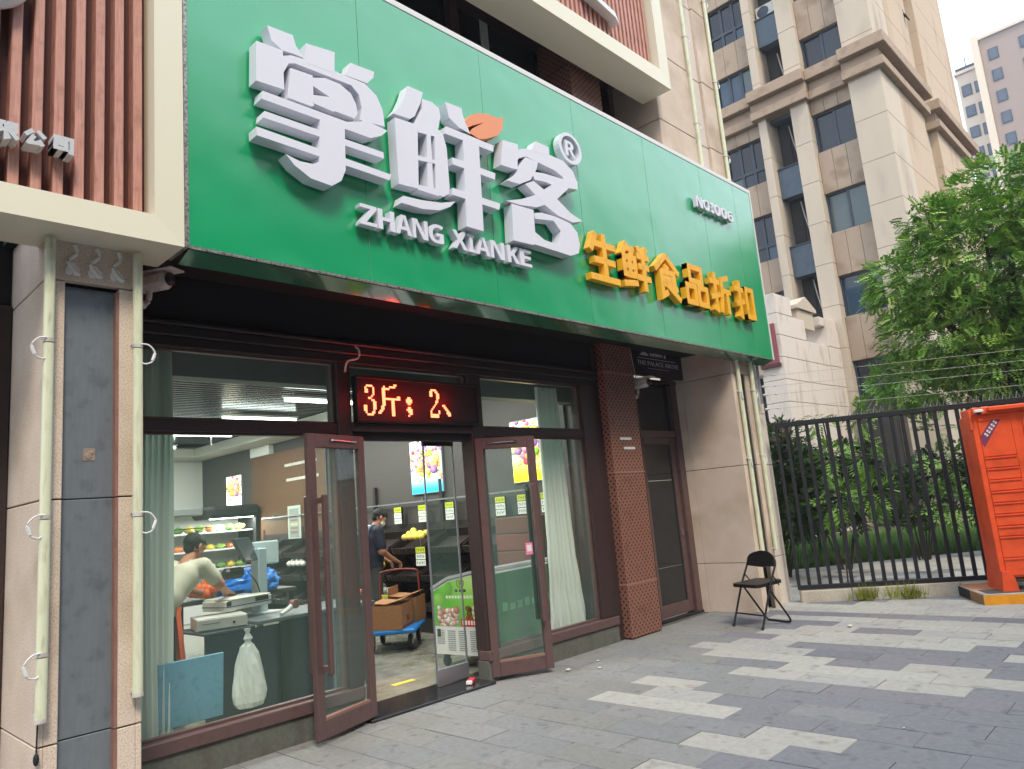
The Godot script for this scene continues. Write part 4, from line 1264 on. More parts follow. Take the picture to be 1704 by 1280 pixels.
	for t in tn:
		price_tag(Vector3(6.78, 1.68, t[0]), -PI / 2, "yellow topped price tag on the wall rail, %s along the rail" % t[1], rgb(205, 215, 40))
	price_tag(Vector3(6.12, 1.13, -2.62), -PI / 2 + 0.1, "yellow topped price tag standing on the middle tier behind the freezer", rgb(205, 215, 40))
	price_tag(Vector3(5.85, 0.56, -3.05), -PI / 2 + 0.3, "yellow topped price tag low beside the cardboard boxes", rgb(235, 225, 80))
	# red brick-like stack of boxes by the right curtain
	for q in 7:
		var o := xb("produce_box", 6.35, 6.85, 0.02 + q * 0.2, 0.21 + q * 0.2, -1.45, -0.75, mat(rgb(110 + q % 3 * 8, 62, 50), 0.7), self, 0.006)
		tag(o, "brown red carton behind the right window, number %s from the floor in its stack" % ["one", "two", "three", "four", "five", "six", "seven"][q], "carton", "stack of brown red cartons")
	counter_things()
	trolley_and_freezer()
	sliding_doors()

func produce(called: String, label: String, at: Vector3, c: Color, n: int, r: float, spread: float) -> void:
	var p := base(called + "_heap", at)
	tag(p, label, "fruit")
	var m := mat(c, 0.4)
	for i in n:
		var st := S()
		var row := i % 4
		ball(st, Vector3((i / 4) * r * 1.2 - 0.04, (i / 4) * r * 0.8, (row - 1.5) * spread / 3.4 + (i / 4) * r * 0.5), Vector3(r, r * 0.92, r), 7)
		put(st, called, m, p)

func curtain(label: String, x0: float, x1: float, z: float, y0: float, y1: float, flare: float, folds: int) -> void:
	var st := S()
	st.set_smooth_group(0)
	var nx := folds * 8
	var ny := 14
	var P := func(i: int, j: int) -> Vector3:
		var u := float(i) / nx
		var v := float(j) / ny
		var spread := flare * pow(1.0 - v, 2.5)
		var lo: float = x0 - spread * 0.9
		var hi: float = x1 + spread * 1.1
		var wob := sin(u * TAU * folds + sin(v * 3.0) * 0.6) * (0.028 + 0.01 * sin(u * 17.0)) + (sin(u * 31.0 + v * 14.0) * 0.03 + sin(v * 40.0) * 0.02) * pow(1.0 - v, 5.0) * (1.0 if flare > 0 else 0.0)
		return Vector3(lerpf(lo, hi, u) + sin(v * 4.0 + u * 5.0) * 0.008, lerpf(y0, y1, v), z + wob)
	for i in nx:
		for j in ny:
			quad(st, P.call(i, j), P.call(i + 1, j), P.call(i + 1, j + 1), P.call(i, j + 1))
	tag(put(st, "curtain", MT.curtain), label, "curtain")

func counter_things() -> void:
	var c := base("counter", Vector3(3.05, 0.02, -1.06))
	tag(c, "dark checkout counter with a grey top behind the big window", "counter")
	xb("front_panel", -0.42, 0.25, 0.0, 0.68, -0.03, 0.0, mat(rgb(12, 20, 33), 0.6), c, 0.003)
	xb("front_panel", 0.254, 0.9, 0.0, 0.70, -0.03, 0.0, mat(rgb(11, 18, 30), 0.6), c, 0.003)
	xb("leg", 0.22, 0.28, 0.0, 0.70, 0.002, 0.03, MT.black_metal, c)
	xb("side_shelf", -0.44, -0.004, 0.685, 0.705, -0.55, 0.02, mat(rgb(52, 58, 62), 0.5), c, 0.003)
	xb("top", 0.0, 1.2, 0.705, 0.735, -0.6, 0.04, mat(rgb(96, 104, 106), 0.4), c, 0.004)
	xb("side_panel", 1.15, 1.18, 0.0, 0.70, -0.6, -0.05, mat(rgb(26, 36, 48), 0.4), c)
	var dr := base("cash_drawer", Vector3(2.84, 0.73, -1.27), -0.25)
	tag(dr, "off white cash drawer box with a small keyhole on the counter end", "cash drawer")
	xb("box", -0.2, 0.2, 0, 0.1, -0.2, 0.14, mat(rgb(196, 196, 184), 0.5), dr, 0.004)
	xb("front", -0.195, 0.195, 0.008, 0.092, 0.1405, 0.15, mat(rgb(206, 206, 194), 0.5), dr, 0.003)
	xb("slot", -0.16, -0.02, 0.055, 0.059, 0.1505, 0.152, MT.black, dr)
	xb("keyhole", 0.08, 0.1, 0.035, 0.055, 0.1505, 0.153, MT.black, dr)
	# weighing scale with till screen
	var s := base("weighing_scale", Vector3(3.12, 0.845, -1.52), 0.2)
	tag(s, "white weighing till with a tall stem and two tilted screens on the counter", "scale")
	xb("body", -0.24, 0.24, 0.0, 0.085, -0.17, 0.17, MT.white, s, 0.008)
	xb("pan", -0.22, 0.22, 0.087, 0.1, -0.18, 0.18, mat(rgb(226, 224, 204), 0.3), s, 0.005)
	xb("seam", -0.241, 0.241, 0.03, 0.037, -0.171, 0.171, MT.black, s)
	xb("printer_slot", -0.238, -0.19, 0.04, 0.08, 0.1705, 0.173, MT.black, s)
	xb("readout", 0.06, 0.2, 0.045, 0.08, 0.1705, 0.173, MT.black, s)
	xb("stem", 0.24, 0.34, -0.09, 0.5, -0.12, 0.0, mat(rgb(170, 190, 196), 0.4), s, 0.01)
	xb("foot", 0.2, 0.42, -0.1, -0.08, -0.16, 0.1, MT.white, s, 0.005)
	var sc := S()
	cbox(sc, Vector3.ZERO, Vector3(0.34, 0.24, 0.03), 0.006, Transform3D(Basis(Vector3.UP, 0.5) * Basis(Vector3.RIGHT, -0.5), Vector3(0.12, 0.5, -0.02)))
	put(sc, "screen", mat(rgb(48, 54, 58), 0.15), s)
	var sc2 := S()
	cbox(sc2, Vector3.ZERO, Vector3(0.26, 0.22, 0.03), 0.012, Transform3D(Basis(Vector3.UP, -0.3), Vector3(0.40, 0.45, -0.1)))
	put(sc2, "screen_back", mat(rgb(196, 214, 212), 0.4), s)
	var pr := S()
	cbox(pr, Vector3(0.02, 0.3, -0.08), Vector3(0.2, 0.1, 0.12), 0.03)
	put(pr, "printer", MT.vinyl, s)
	var cb := S()
	tube(cb, arc([Vector3(0.13, 0.3, -0.02), Vector3(0.19, 0.2, 0.02), Vector3(0.24, 0.08, 0.02)]), 0.006, 6)
	put(cb, "cable", MT.rubber, s)
	var sn := base("barcode_scanner", Vector3(3.42, 0.79, -1.14), 0.25)
	tag(sn, "white hand scanner lying on the counter in front of the till", "scanner")
	var h := S()
	tube(h, arc([Vector3(-0.12, -0.02, 0.02), Vector3(-0.05, 0.0, 0.01), Vector3(0.03, 0.03, 0)]), [0.018, 0.018, 0.018, 0.018, 0.019, 0.02, 0.02, 0.021, 0.022, 0.023, 0.024, 0.026, 0.028], 10)
	put(h, "handle", MT.white, sn)
	var hd := S()
	lathe(hd, [[0.0, -0.03], [0.035, -0.03], [0.042, 0.03], [0.03, 0.032], [0.0, 0.02]], 14, Transform3D(Basis(Vector3.RIGHT, PI / 2), Vector3(0.05, 0.045, 0)))
	put(hd, "head", mat(rgb(150, 96, 84), 0.4), sn)
	# fruit and a blue bag in front of the seller
	var bench := base("work_table", Vector3(3.4, 0.02, -2.3))
	tag(bench, "low work table behind the counter under the blue bag and oranges", "table")
	xb("top", -0.65, 0.55, 0.86, 0.9, -0.4, 0.35, mat(rgb(70, 62, 58), 0.5), bench, 0.004)
	for q in [[-0.6, -0.35], [0.5, -0.35], [-0.6, 0.3], [0.5, 0.3]]:
		xb("table_leg", q[0] - 0.025, q[0] + 0.025, 0, 0.859, q[1] - 0.025, q[1] + 0.025, MT.black_metal, bench)
	produce("orange", "pile of oranges on the work table under the seller's arms", Vector3(3.0, 0.98, -1.95), rgb(232, 104, 36), 11, 0.048, 0.36)
	var bag := S()
	crumpled(bag, Vector3(0, -0.01, 0), Vector3(0.30, 0.12, 0.22), 16, 0.4, 3)
	crumpled(bag, Vector3(0.17, 0.04, 0.02), Vector3(0.17, 0.11, 0.16), 14, 0.5, 4)
	crumpled(bag, Vector3(-0.2, -0.03, 0.1), Vector3(0.14, 0.07, 0.12), 12, 0.5, 5)
	var bo := put(bag, "plastic_bag", mat(rgb(34, 120, 205), 0.35))
	bo.position = Vector3(3.42, 0.98, -2.1)
	tag(bo, "crumpled bright blue plastic bag on the work table beside the seller's hands", "bag")
	# white carrier bag hanging on the counter front
	var wb := S()
	var fnz := FastNoiseLite.new()
	fnz.seed = 12
	fnz.frequency = 4.5
	fnz.fractal_type = FastNoiseLite.FRACTAL_RIDGED
	fnz.fractal_octaves = 3
	var prof := [[0.78, 0.028], [0.745, 0.012], [0.72, 0.026], [0.70, 0.036], [0.675, 0.02], [0.64, 0.042], [0.58, 0.068], [0.50, 0.092], [0.42, 0.11], [0.34, 0.125], [0.27, 0.13], [0.21, 0.125], [0.17, 0.09], [0.155, 0.0]]
	var ring := func(i: int, kk: int) -> Vector3:
		var a := TAU * (kk % 36) / 36
		var yy: float = prof[i][0]
		var rr: float = prof[i][1] * (1.0 + 0.1 * sin(a * 3.0 + i * 0.4)) + 0.03 * fnz.get_noise_3d(cos(a) * 0.35, yy * 0.7, sin(a) * 0.35) * (1.0 if i > 4 else 0.2)
		return Vector3(cos(a) * rr + (0.03 * (0.7 - yy)), yy, sin(a) * rr * 0.6)
	for i in prof.size() - 1:
		for kk in 36:
			quad(wb, ring.call(i, kk + 1), ring.call(i, kk), ring.call(i + 1, kk), ring.call(i + 1, kk + 1))
	var wm := mat(rgb(206, 220, 214), 0.35)
	wm.backlight_enabled = true
	wm.backlight = Color(0.3, 0.3, 0.3)
	var wo := put(wb, "carrier_bag", wm)
	wo.position = Vector3(2.94, -0.06, -0.97)
	tag(wo, "white plastic carrier bag hung by its knot on the counter front", "bag")
	var bd := S()
	cbox(bd, Vector3(0, 0.21, 0), Vector3(0.44, 0.42, 0.02), 0.003)
	var b2 := put(bd, "blue_board", grime(mat(rgb(96, 152, 172), 0.6), T["dust"], 2.0))
	b2.position = Vector3(2.17, 0.27, -0.24)
	b2.rotation = Vector3(0.06, 0.0, 0)
	tag(b2, "light blue foam board leaning inside the big window at its lower left", "board")
	# refrigerated wall shelf at the back
	var f := base("refrigerated_shelf", Vector3(5.75, 0.02, -8.65))
	tag(f, "white lit refrigerated display shelf with a black canopy at the back of the shop", "display fridge")
	xb("cabinet", -1.6, 1.05, 0, 0.5, -0.5, 0.35, MT.white, f, 0.01)
	xb("back", -1.6, 1.05, 0.5, 1.9, -0.5, -0.44, MT.wall_white, f)
	xb("side", 1.0, 1.05, 0.5, 1.95, -0.44, 0.3, MT.black, f)
	xb("canopy", 0.1, 1.05, 1.78, 2.0, -0.5, 0.42, MT.black, f, 0.06)
	xb("canopy", -1.6, 0.09, 1.86, 2.0, -0.5, 0.1, MT.bulkhead, f, 0.02)
	for y in [0.85, 1.2, 1.52]:
		xb("shelf", -1.55, 0.99, y, y + 0.03, -0.44, 0.2, MT.white, f)
	xb("price_rail", -1.4, 0.2, 1.62, 1.64, 0.22, 0.24, MT.black, f)
	xb("lit_strip", 0.15, 0.98, 1.765, 1.778, 0.2, 0.26, glow(mat(Color.WHITE, 0.4), Color(0.95, 1, 0.97), 5.0), f)
	var fl := AreaLight3D.new()
	fl.name = "fridge_light"
	fl.area_size = Vector2(0.83, 0.06)
	fl.light_energy = 1.1
	fl.light_color = Color(0.95, 1, 0.97)
	fl.area_range = 6.0
	fl.shadow_enabled = true
	fl.position = Vector3(0.56, 1.755, 0.23)
	fl.rotation.x = -PI / 2
	f.add_child(fl, true)
	var cols := [rgb(214, 190, 70), rgb(120, 150, 60), rgb(200, 110, 60), rgb(226, 226, 214), rgb(90, 130, 60)]
	for y in 3:
		for q in 7:
			var g := S()
			ball(g, Vector3(-0.35 + q * 0.19, 0.93 + y * 0.34, 0.05), Vector3(0.085, 0.055, 0.12), 7, 0.25)
			put(g, "vegetable_pack", mat(cols[(q + y * 2) % 5], 0.5), f)
	# framed notice on the wood panel
	var nt := base("framed_notice", Vector3(6.838, 1.28, -7.05), -PI / 2)
	tag(nt, "white framed paper notice on the wood wall panel", "notice")
	xb("frame", -0.22, 0.22, 0, 0.62, 0, 0.02, mat(rgb(196, 208, 198), 0.5), nt, 0.004)
	var im := canvas_tex(64, 96, rgb(150, 160, 152))
	for y in [[20, 10, rgb(120, 90, 90)], [36, 6, rgb(150, 70, 50)], [48, 9, rgb(206, 206, 150)], [62, 6, rgb(150, 80, 50)], [74, 10, rgb(130, 100, 100)]]:
		for x in range(8, 56):
			for q in y[1]:
				if (x / 3 + q) % 3 != 0: im.set_pixel(x, y[0] + q, y[2])
	var st := S()
	uvquad(st, Vector3(-0.17, 0.06, 0.022), Vector3(0.17, 0.06, 0.022), Vector3(0.17, 0.57, 0.022), Vector3(-0.17, 0.57, 0.022))
	var pm := mat(Color.WHITE, 0.5)
	pm.albedo_texture = itex(im)
	put(st, "paper", pm, nt)

func trolley_and_freezer() -> void:
	var t := base("platform_trolley", Vector3(5.45, 0.02, -2.35), 0.75)
	tag(t, "blue platform trolley with black wheels carrying cardboard boxes inside the doorway", "trolley")
	xb("deck", -0.42, 0.42, 0.2, 0.25, -0.3, 0.3, MT.blue_plastic, t, 0.015)
	for q in [[-0.3, 0.22], [0.3, 0.22], [-0.3, -0.22], [0.3, -0.22]]:
		var w := S()
		lathe(w, [[0.0, -0.022], [0.045, -0.022], [0.085, -0.018], [0.092, 0.0], [0.085, 0.018], [0.045, 0.022], [0.0, 0.022]], 18, Transform3D(Basis(Vector3.RIGHT, PI / 2), Vector3(q[0], 0.092, q[1])))
		var wh := put(w, "wheel", MT.rubber, t)
		var hb := S()
		lathe(hb, [[0.0, -0.026], [0.035, -0.026], [0.035, 0.026], [0.0, 0.026]], 12, Transform3D(Basis(Vector3.RIGHT, PI / 2), Vector3(q[0], 0.092, q[1])))
		put(hb, "hub", MT.alu, wh)
		xb("fork", q[0] - 0.02, q[0] + 0.02, 0.09, 0.2, q[1] + 0.027, q[1] + 0.034, MT.alu, t)
	var hn := S()
	tube(hn, arc([Vector3(0.4, 0.25, -0.24), Vector3(0.42, 0.75, -0.24), Vector3(0.42, 0.85, -0.18), Vector3(0.42, 0.85, 0.18), Vector3(0.42, 0.75, 0.24), Vector3(0.4, 0.25, 0.24)], 4), 0.012, 8)
	put(hn, "handle", mat(rgb(120, 40, 30), 0.4), t)
	var bx := base("cardboard_box", Vector3(5.32, 0.272, -2.22), 0.62)
	tag(bx, "open brown cardboard box with red marks at the front of the trolley", "cardboard box")
	carton(bx, 0.44, 0.27, 0.36)
	var mk := mat(rgb(140, 50, 40), 0.7)
	letters("red_mark", "758", -0.04, 0.06, 0.07, 0.13, 0.1805, 0.002, mk, bx)
	xb("red_line", -0.2, 0.22, 0.015, 0.03, 0.1805, 0.182, mk, bx)
	var b2 := base("cardboard_box", Vector3(5.72, 0.272, -2.45), 0.62)
	tag(b2, "second cardboard box with its flap raised, behind the first on the trolley", "cardboard box")
	carton(b2, 0.4, 0.29, 0.34)
	xb("flap", -0.2, 0.2, 0.29, 0.42, -0.175, -0.17, MT.card, b2)
	# chest freezer with a printed front
	var f := base("chest_freezer", Vector3(4.94, 0.02, -0.46), -1.45)
	tag(f, "ice cream chest freezer on wheels with a printed green front and grilled white base", "freezer")
	var sh := S()
	prism(sh, PackedVector2Array([Vector2(-0.48, 0.13), Vector2(0.30, 0.13), Vector2(0.30, 0.905), Vector2(0.12, 0.90), Vector2(-0.25, 0.84), Vector2(-0.48, 0.74)]), -1.15, 0.0)
	put(sh, "body", MT.white, f)
	var lid := S()
	prism(lid, PackedVector2Array([Vector2(-0.485, 0.745), Vector2(-0.25, 0.846), Vector2(0.12, 0.906), Vector2(0.30, 0.912), Vector2(0.30, 0.94), Vector2(0.12, 0.935), Vector2(-0.26, 0.875), Vector2(-0.485, 0.775)]), -1.16, 0.012)
	put(lid, "lid", mat(rgb(176, 180, 182), 0.3), f)
	var im := canvas_tex(256, 192, rgb(122, 196, 40))
	for y in 192:
		for x in 256:
			var d := Vector2(x - 185, y - 20).length() / 150.0
			im.set_pixel(x, y, rgb(206, 236, 150).lerp(rgb(96, 184, 34), clampf(d, 0, 1)))
	for q in [[60, 60, 34, rgb(120, 200, 46)], [30, 100, 26, rgb(140, 208, 60)], [210, 70, 30, rgb(170, 222, 90)]]:
		disc(im, q[0], q[1], q[2], q[3], 0.2)
	for q in 26:
		disc(im, 28 + (q * 37) % 86, 128 + (q * 23) % 58, 9 + q % 6, [rgb(236, 220, 206), rgb(228, 170, 160), rgb(244, 236, 224), rgb(196, 120, 100)][q % 4], 0.4)
	for q in 16:
		disc(im, 152 + (q * 29) % 56, 128 + (q * 17) % 50, 8 + q % 4, [rgb(90, 50, 40), rgb(240, 226, 204), rgb(140, 84, 50), rgb(226, 200, 170)][q % 4], 0.4)
	for q in 12:
		disc(im, 204 + (q * 19) % 46, 112 + (q * 31) % 60, 6, [rgb(200, 214, 60), rgb(110, 160, 40)][q % 2], 0.4)
	disc(im, 128, 40, 17, rgb(110, 58, 30), 0.0)
	disc(im, 128, 40, 14, rgb(140, 206, 60), 0.0)
	im.fill_rect(Rect2i(124, 32, 3, 18), rgb(110, 58, 30)); im.fill_rect(Rect2i(124, 32, 10, 3), rgb(110, 58, 30)); im.fill_rect(Rect2i(131, 35, 3, 5), rgb(110, 58, 30)); im.fill_rect(Rect2i(127, 40, 7, 3), rgb(110, 58, 30))
	for q in 3: im.fill_rect(Rect2i(104 + q * 18, 62, 12, 10), rgb(60, 84, 30))
	for q in 11: im.fill_rect(Rect2i(62 + q * 13, 84, 9, 10), rgb(232, 246, 216))
	im.fill_rect(Rect2i(120, 166, 136, 26), rgb(196, 46, 44))
	for q in 10: im.fill_rect(Rect2i(128 + q * 12, 171, 8, 15), rgb(246, 226, 220))
	var pr := S()
	uvquad(pr, Vector3(-0.47, 0.40, 0.002), Vector3(0.61, 0.40, 0.002), Vector3(0.61, 0.90, 0.002), Vector3(-0.47, 0.90, 0.002))
	# the print follows the sloping lid: cut as a polygon with its own coordinates
	pr = S()
	var pg := PackedVector2Array([Vector2(-0.475, 0.40), Vector2(0.295, 0.40), Vector2(0.295, 0.892), Vector2(0.12, 0.885), Vector2(-0.25, 0.825), Vector2(-0.475, 0.725)])
	var tt := Geometry2D.triangulate_polygon(pg)
	for i in range(0, tt.size(), 3):
		var q := [pg[tt[i]], pg[tt[i + 1]], pg[tt[i + 2]]]
		if area(PackedVector2Array(q)) > 0: q.reverse()
		for v in q:
			pr.set_uv(Vector2((v.x + 0.475) / 0.77, (0.92 - v.y) / 0.52))
			pr.add_vertex(Vector3(v.x, v.y, 0.003))
	var pm := mat(Color.WHITE, 0.3)
	pm.albedo_texture = itex(im)
	put(pr, "printed_front", pm, f)
	xb("printed_side", 0.3005, 0.303, 0.2, 0.885, -1.13, -0.02, mat(rgb(38, 98, 50), 0.35), f)
	for q in 7:
		xb("side_print", 0.3035, 0.305, 0.52, 0.6 - 0.01 * (q % 3), -0.95 + q * 0.12, -0.87 + q * 0.12, mat_once("side_print", rgb(90, 150, 96)), f)
	for y in 10:
		for q in 5:
			if y < 3 and q == 0: continue
			var w := 0.1
			xb("vent_slot", -0.44 + q * 0.145, -0.44 + q * 0.145 + w, 0.17 + y * 0.02, 0.176 + y * 0.02, 0.0005, 0.003, mat_once("vent", rgb(120, 122, 124)), f)
	xb("switch", -0.43, -0.39, 0.30, 0.37, 0.0005, 0.006, MT.black, f)
	for q in [-0.4, 0.22]:
		var w := S()
		lathe(w, [[0.0, -0.018], [0.045, -0.016], [0.05, 0.0], [0.045, 0.016], [0.0, 0.018]], 14, Transform3D(Basis(Vector3.RIGHT, PI / 2), Vector3(q, 0.05, -0.08)))
		put(w, "castor", MT.rubber, f)
		xb("castor_fork", q - 0.025, q + 0.025, 0.06, 0.13, -0.1, -0.06, MT.black_metal, f)

func mat_once(key: String, c: Color) -> StandardMaterial3D:
	if not MT.has(key): MT[key] = mat(c, 0.6)
	return MT[key]

func carton(b: Node3D, w: float, h: float, d: float) -> void:
	xb("bottom", -w / 2, w / 2, 0, 0.006, -d / 2, d / 2, MT.card, b)
	xb("front_side", -w / 2, w / 2, 0.006, h, d / 2 - 0.006, d / 2, MT.card, b)
	xb("back_side", -w / 2, w / 2, 0.006, h, -d / 2, -d / 2 + 0.006, MT.card, b)
	for s in [-1, 1]:
		xb("end_side", s * w / 2 - 0.006 if s > 0 else -w / 2, w / 2 if s > 0 else -w / 2 + 0.006, 0.006, h, -d / 2 + 0.0065, d / 2 - 0.0065, MT.card, b)
	for s in [-1.0, 1.0]:
		var st := S()
		cbox(st, Vector3(0, 0, d * 0.25 * s), Vector3(w, 0.005, d * 0.48), 0.0, Transform3D(Basis(Vector3.RIGHT, 0.12 if s < 0 else -0.25), Vector3(0, h + 0.012, 0)))
		put(st, "flap", MT.card, b)

func sliding_doors() -> void:
	for a in [[3.30, 3.545, "narrow edge of the sliding glass door at the left of the doorway"], [4.33, 4.70, "sliding glass door with a steel foot, half open at the right of the doorway"]]:
		var d := base("sliding_door", Vector3(a[0], 0.03, -0.26))
		tag(d, a[2], "door", "sliding glass doors behind the doorway")
		var w: float = a[1] - a[0]
		win("pane", 0.012, w - 0.012, 0.13, 2.12, 0.0, d, MT.glass, 0.01)
		xb("foot_rail", 0.0, w, 0.0, 0.13, -0.018, 0.018, MT.alu, d, 0.003)
		xb("head_rail", 0.0, w, 2.12, 2.18, -0.018, 0.018, MT.black_metal, d, 0.003)
		for x in [0.0, w - 0.012]:
			xb("edge_strip", x, x + 0.012, 0.131, 2.119, -0.008, 0.008, MT.alu, d)
	var y := S()
	eb(y, 4.18, 4.42, 0.0205, 0.0225, -0.75, -0.68)
	tag(put(y, "floor_marking", mat(rgb(214, 186, 40), 0.6)), "yellow tape mark on the shop floor behind the threshold", "floor marking")
	var stk := base("sticker", Vector3(4.735 + 0.455 * 0.899, 1.07, 0.02 + 0.455 * 0.438) + Vector3(-0.438, 0, 0.899) * 0.008, 0.0)
	stk.rotation.y = deg_to_rad(-26)
	tag(stk, "small pink and white sticker on the right door leaf's glass", "sticker")
	xb("paper", -0.035, 0.035, 0, 0.11, 0.0, 0.002, mat(rgb(226, 130, 170), 0.5), stk)
	xb("white_field", -0.022, 0.022, 0.03, 0.09, 0.0025, 0.0035, MT.white, stk)

# ---------------------------------------------------------------- fence, locker, wires
const FD := Vector3(0.4908, 0, 0.8713)     # along the fence
const FN := Vector3(-0.8713, 0, 0.4908)    # out of it, towards the street
const F0 := Vector3(9.55, 0, 0.80)

func along(o: Node3D) -> Node3D:   # own x runs along the fence, own z towards the street
	o.basis = Basis(FD, Vector3.UP, FN)
	return o

func build_fence() -> void:
	var kb := along(base("fence_kerb", F0))
	tag(kb, "low beige stone kerb under the black iron fence", "kerb")
	for k in 6:
		xb("kerb_stone", k * 0.62 + 0.003, k * 0.62 + 0.617, -0.12, 0.15 + (k % 3) * 0.004, -0.16, 0.035, MT.kerb, kb, 0.012)
	var f := along(base("iron_fence", F0))
	tag(f, "black iron picket fence beside the right stone pillar", "fence")
	xb("top_rail", -0.02, 4.2, 2.270, 2.335, -0.03, 0.03, MT.iron, f, 0.004)
	xb("bottom_rail", -0.02, 4.2, 0.160, 0.215, -0.028, 0.028, MT.iron, f, 0.004)
	var pk := S()
	cbox(pk, Vector3(0, 1.25, 0), Vector3(0.042, 2.068, 0.042), 0.004)
	pk.generate_normals()
	var pm := pk.commit()
	for k in 32:
		inst(pm, "picket", MT.iron, f, Transform3D(Basis(), Vector3(k * 0.1285, 0, 0)))
	for k in 40:
		var x := 0.92 + k * 0.075
		if (k > 5 and k < 12) or x > 3.1: continue
		var st := S()
		tube(st, [Vector3(x, 2.335, 0.0), Vector3(x + 0.022, 2.42, 0.02 * (k % 2))], [0.006, 0.002], 4)
		tube(st, [Vector3(x + 0.022, 2.42, 0.02 * (k % 2)), Vector3(x + 0.05, 2.335, -0.01)], [0.002, 0.006], 4)
		put(st, "spike", MT.wire, f)
	# electric wires above it
	var ew := along(base("wire_guard", F0))
	tag(ew, "four thin pale wires strung above the iron fence on a slanted grey bracket with insulators", "wire")
	xb("pole", -0.14, -0.11, 2.62, 3.2, -0.05, -0.02, MT.alu, ew, 0.004).rotation.z = 0.0
	for k in 4:
		var y: float = [2.49, 2.685, 2.80, 2.945][k]
		var st := S()
		tube(st, sag(Vector3(-0.12, y + 0.05, -0.04), Vector3(4.4, y - 0.005, -0.1), 0.012, 10), 0.0024, 5)
		put(st, "wire", MT.wire, ew)
		var iz := S()
		lathe(iz, [[0.0, 0.0], [0.02, 0.0], [0.011, 0.015], [0.02, 0.03], [0.011, 0.045], [0.02, 0.06], [0.0, 0.06]], 10, Transform3D(Basis(Vector3.FORWARD, PI / 2), Vector3(-0.1, y + 0.05, -0.035)))
		lathe(iz, [[0.0, 0.0], [0.016, 0.0], [0.009, 0.012], [0.016, 0.024], [0.0, 0.024]], 10, Transform3D(Basis(Vector3.FORWARD, PI / 2), Vector3(0.06, y + 0.045, -0.035)))
		put(iz, "insulator", MT.white_dirty, ew)
	# painted plinth and parcel locker
	var pl := along(base("locker_plinth", Vector3(9.66, 0, 2.84)))
	tag(pl, "low concrete plinth with yellow and black painted edge under the orange locker", "plinth")
	xb("slab", 0.0, 2.4, -0.12, 0.12, -0.98, 0.0, MT.concrete, pl, 0.008)
	var yel := grime(mat(rgb(226, 150, 24), 0.6), T["dirt"], 2.0)
	xb("painted_edge", 0.0, 0.55, -0.02, 0.105, 0.0005, 0.004, yel, pl)
	xb("painted_edge", 0.552, 1.1, -0.02, 0.105, 0.0005, 0.004, MT.iron, pl)
	xb("painted_edge", 1.102, 1.7, -0.02, 0.105, 0.0005, 0.004, yel, pl)
	xb("painted_edge", -0.004, -0.0005, -0.02, 0.112, -0.95, -0.45, MT.iron, pl)
	xb("painted_edge", -0.004, -0.0005, -0.02, 0.112, -0.448, -0.02, mat(rgb(150, 112, 74), 0.8), pl)
	xb("painted_top", 0.01, 0.4, 0.1205, 0.123, -0.95, -0.35, mat(rgb(186, 128, 90), 0.8), pl)
	xb("painted_top", 0.05, 2.3, 0.1205, 0.123, -0.345, -0.02, mat(rgb(78, 74, 74), 0.8), pl)
	var L := along(base("parcel_locker", Vector3(9.93, 0.12, 2.99)))
	tag(L, "bright orange metal parcel locker with rows of small doors, standing on the painted plinth", "parcel locker")
	xb("body", 0.0, 1.9, 0.14, 2.0, -0.43, -0.015, MT.orange, L, 0.006)
	xb("top_box", 0.02, 1.9, 2.002, 2.085, -0.40, 0.02, MT.orange, L, 0.006)
	xb("hood", 0.17, 1.9, 2.03, 2.075, 0.022, 0.10, MT.orange, L, 0.006)
	xb("side_bracket", -0.02, 0.02, 1.83, 2.06, -0.09, 0.0, MT.orange, L, 0.004)
	xb("edge_post", 0.0, 0.055, 0.14, 2.0, -0.0145, 0.0, MT.orange, L, 0.003)
	xb("column_post", 0.40, 0.47, 0.14, 2.0, -0.0145, 0.0, MT.orange, L, 0.003)
	xb("column_post", 0.86, 0.93, 0.14, 2.0, -0.0145, 0.0, MT.orange, L, 0.003)
	var ys := [0.16, 0.36, 0.60, 0.715, 0.85, 0.98, 1.11, 1.24, 1.375, 1.505, 1.95]
	for c in 3:
		for i in ys.size() - 1:
			var d := xb("locker_door", 0.058 + c * 0.46, 0.397 + c * 0.46, ys[i] + 0.006, ys[i + 1] - 0.006, -0.0145, 0.004, MT.orange, L, 0.004)
			xb("lip", 0.06 + c * 0.46, 0.392 + c * 0.46, ys[i + 1] - 0.020, ys[i + 1] - 0.009, 0.0042, 0.018, MT.orange, d)
	for x in [0.02, 1.75]:
		var ft := S()
		prism(ft, PackedVector2Array([Vector2(-0.04, 0.003), Vector2(0.12, 0.003), Vector2(0.10, 0.14), Vector2(0.06, 0.22), Vector2(-0.02, 0.22)]), -0.44, 0.05, Transform3D(Basis(), Vector3(x, 0, 0)))
		put(ft, "foot", MT.orange, L)
	var lb := S()
	prism(lb, PackedVector2Array([Vector2(0.065, 1.66), Vector2(0.085, 1.62), Vector2(0.30, 1.93), Vector2(0.20, 1.93), Vector2(0.06, 1.75)]), 0.0045, 0.006, Transform3D())
	put(lb, "sticker", mat(rgb(122, 58, 88), 0.4), L)
	for k in 2:
		for q in 5:
			var tx := S()
			var c := Vector2(0.112 + q * 0.028 - k * 0.018 + 0.02, 1.755 + q * 0.034 + k * 0.018)
			cbox(tx, Vector3.ZERO, Vector3(0.024, 0.018, 0.001), 0.0, Transform3D(Basis(Vector3.BACK, 0.9), Vector3(c.x, c.y, 0.0068)))
			put(tx, "sticker_print", MT.white, L)
	var dm := base("dome_camera", Vector3(0.075, 2.03, 0.022), 0.0, L)
	xb("housing", -0.045, 0.045, -0.005, 0.03, 0.0, 0.05, MT.white, dm, 0.006)
	var lens := S()
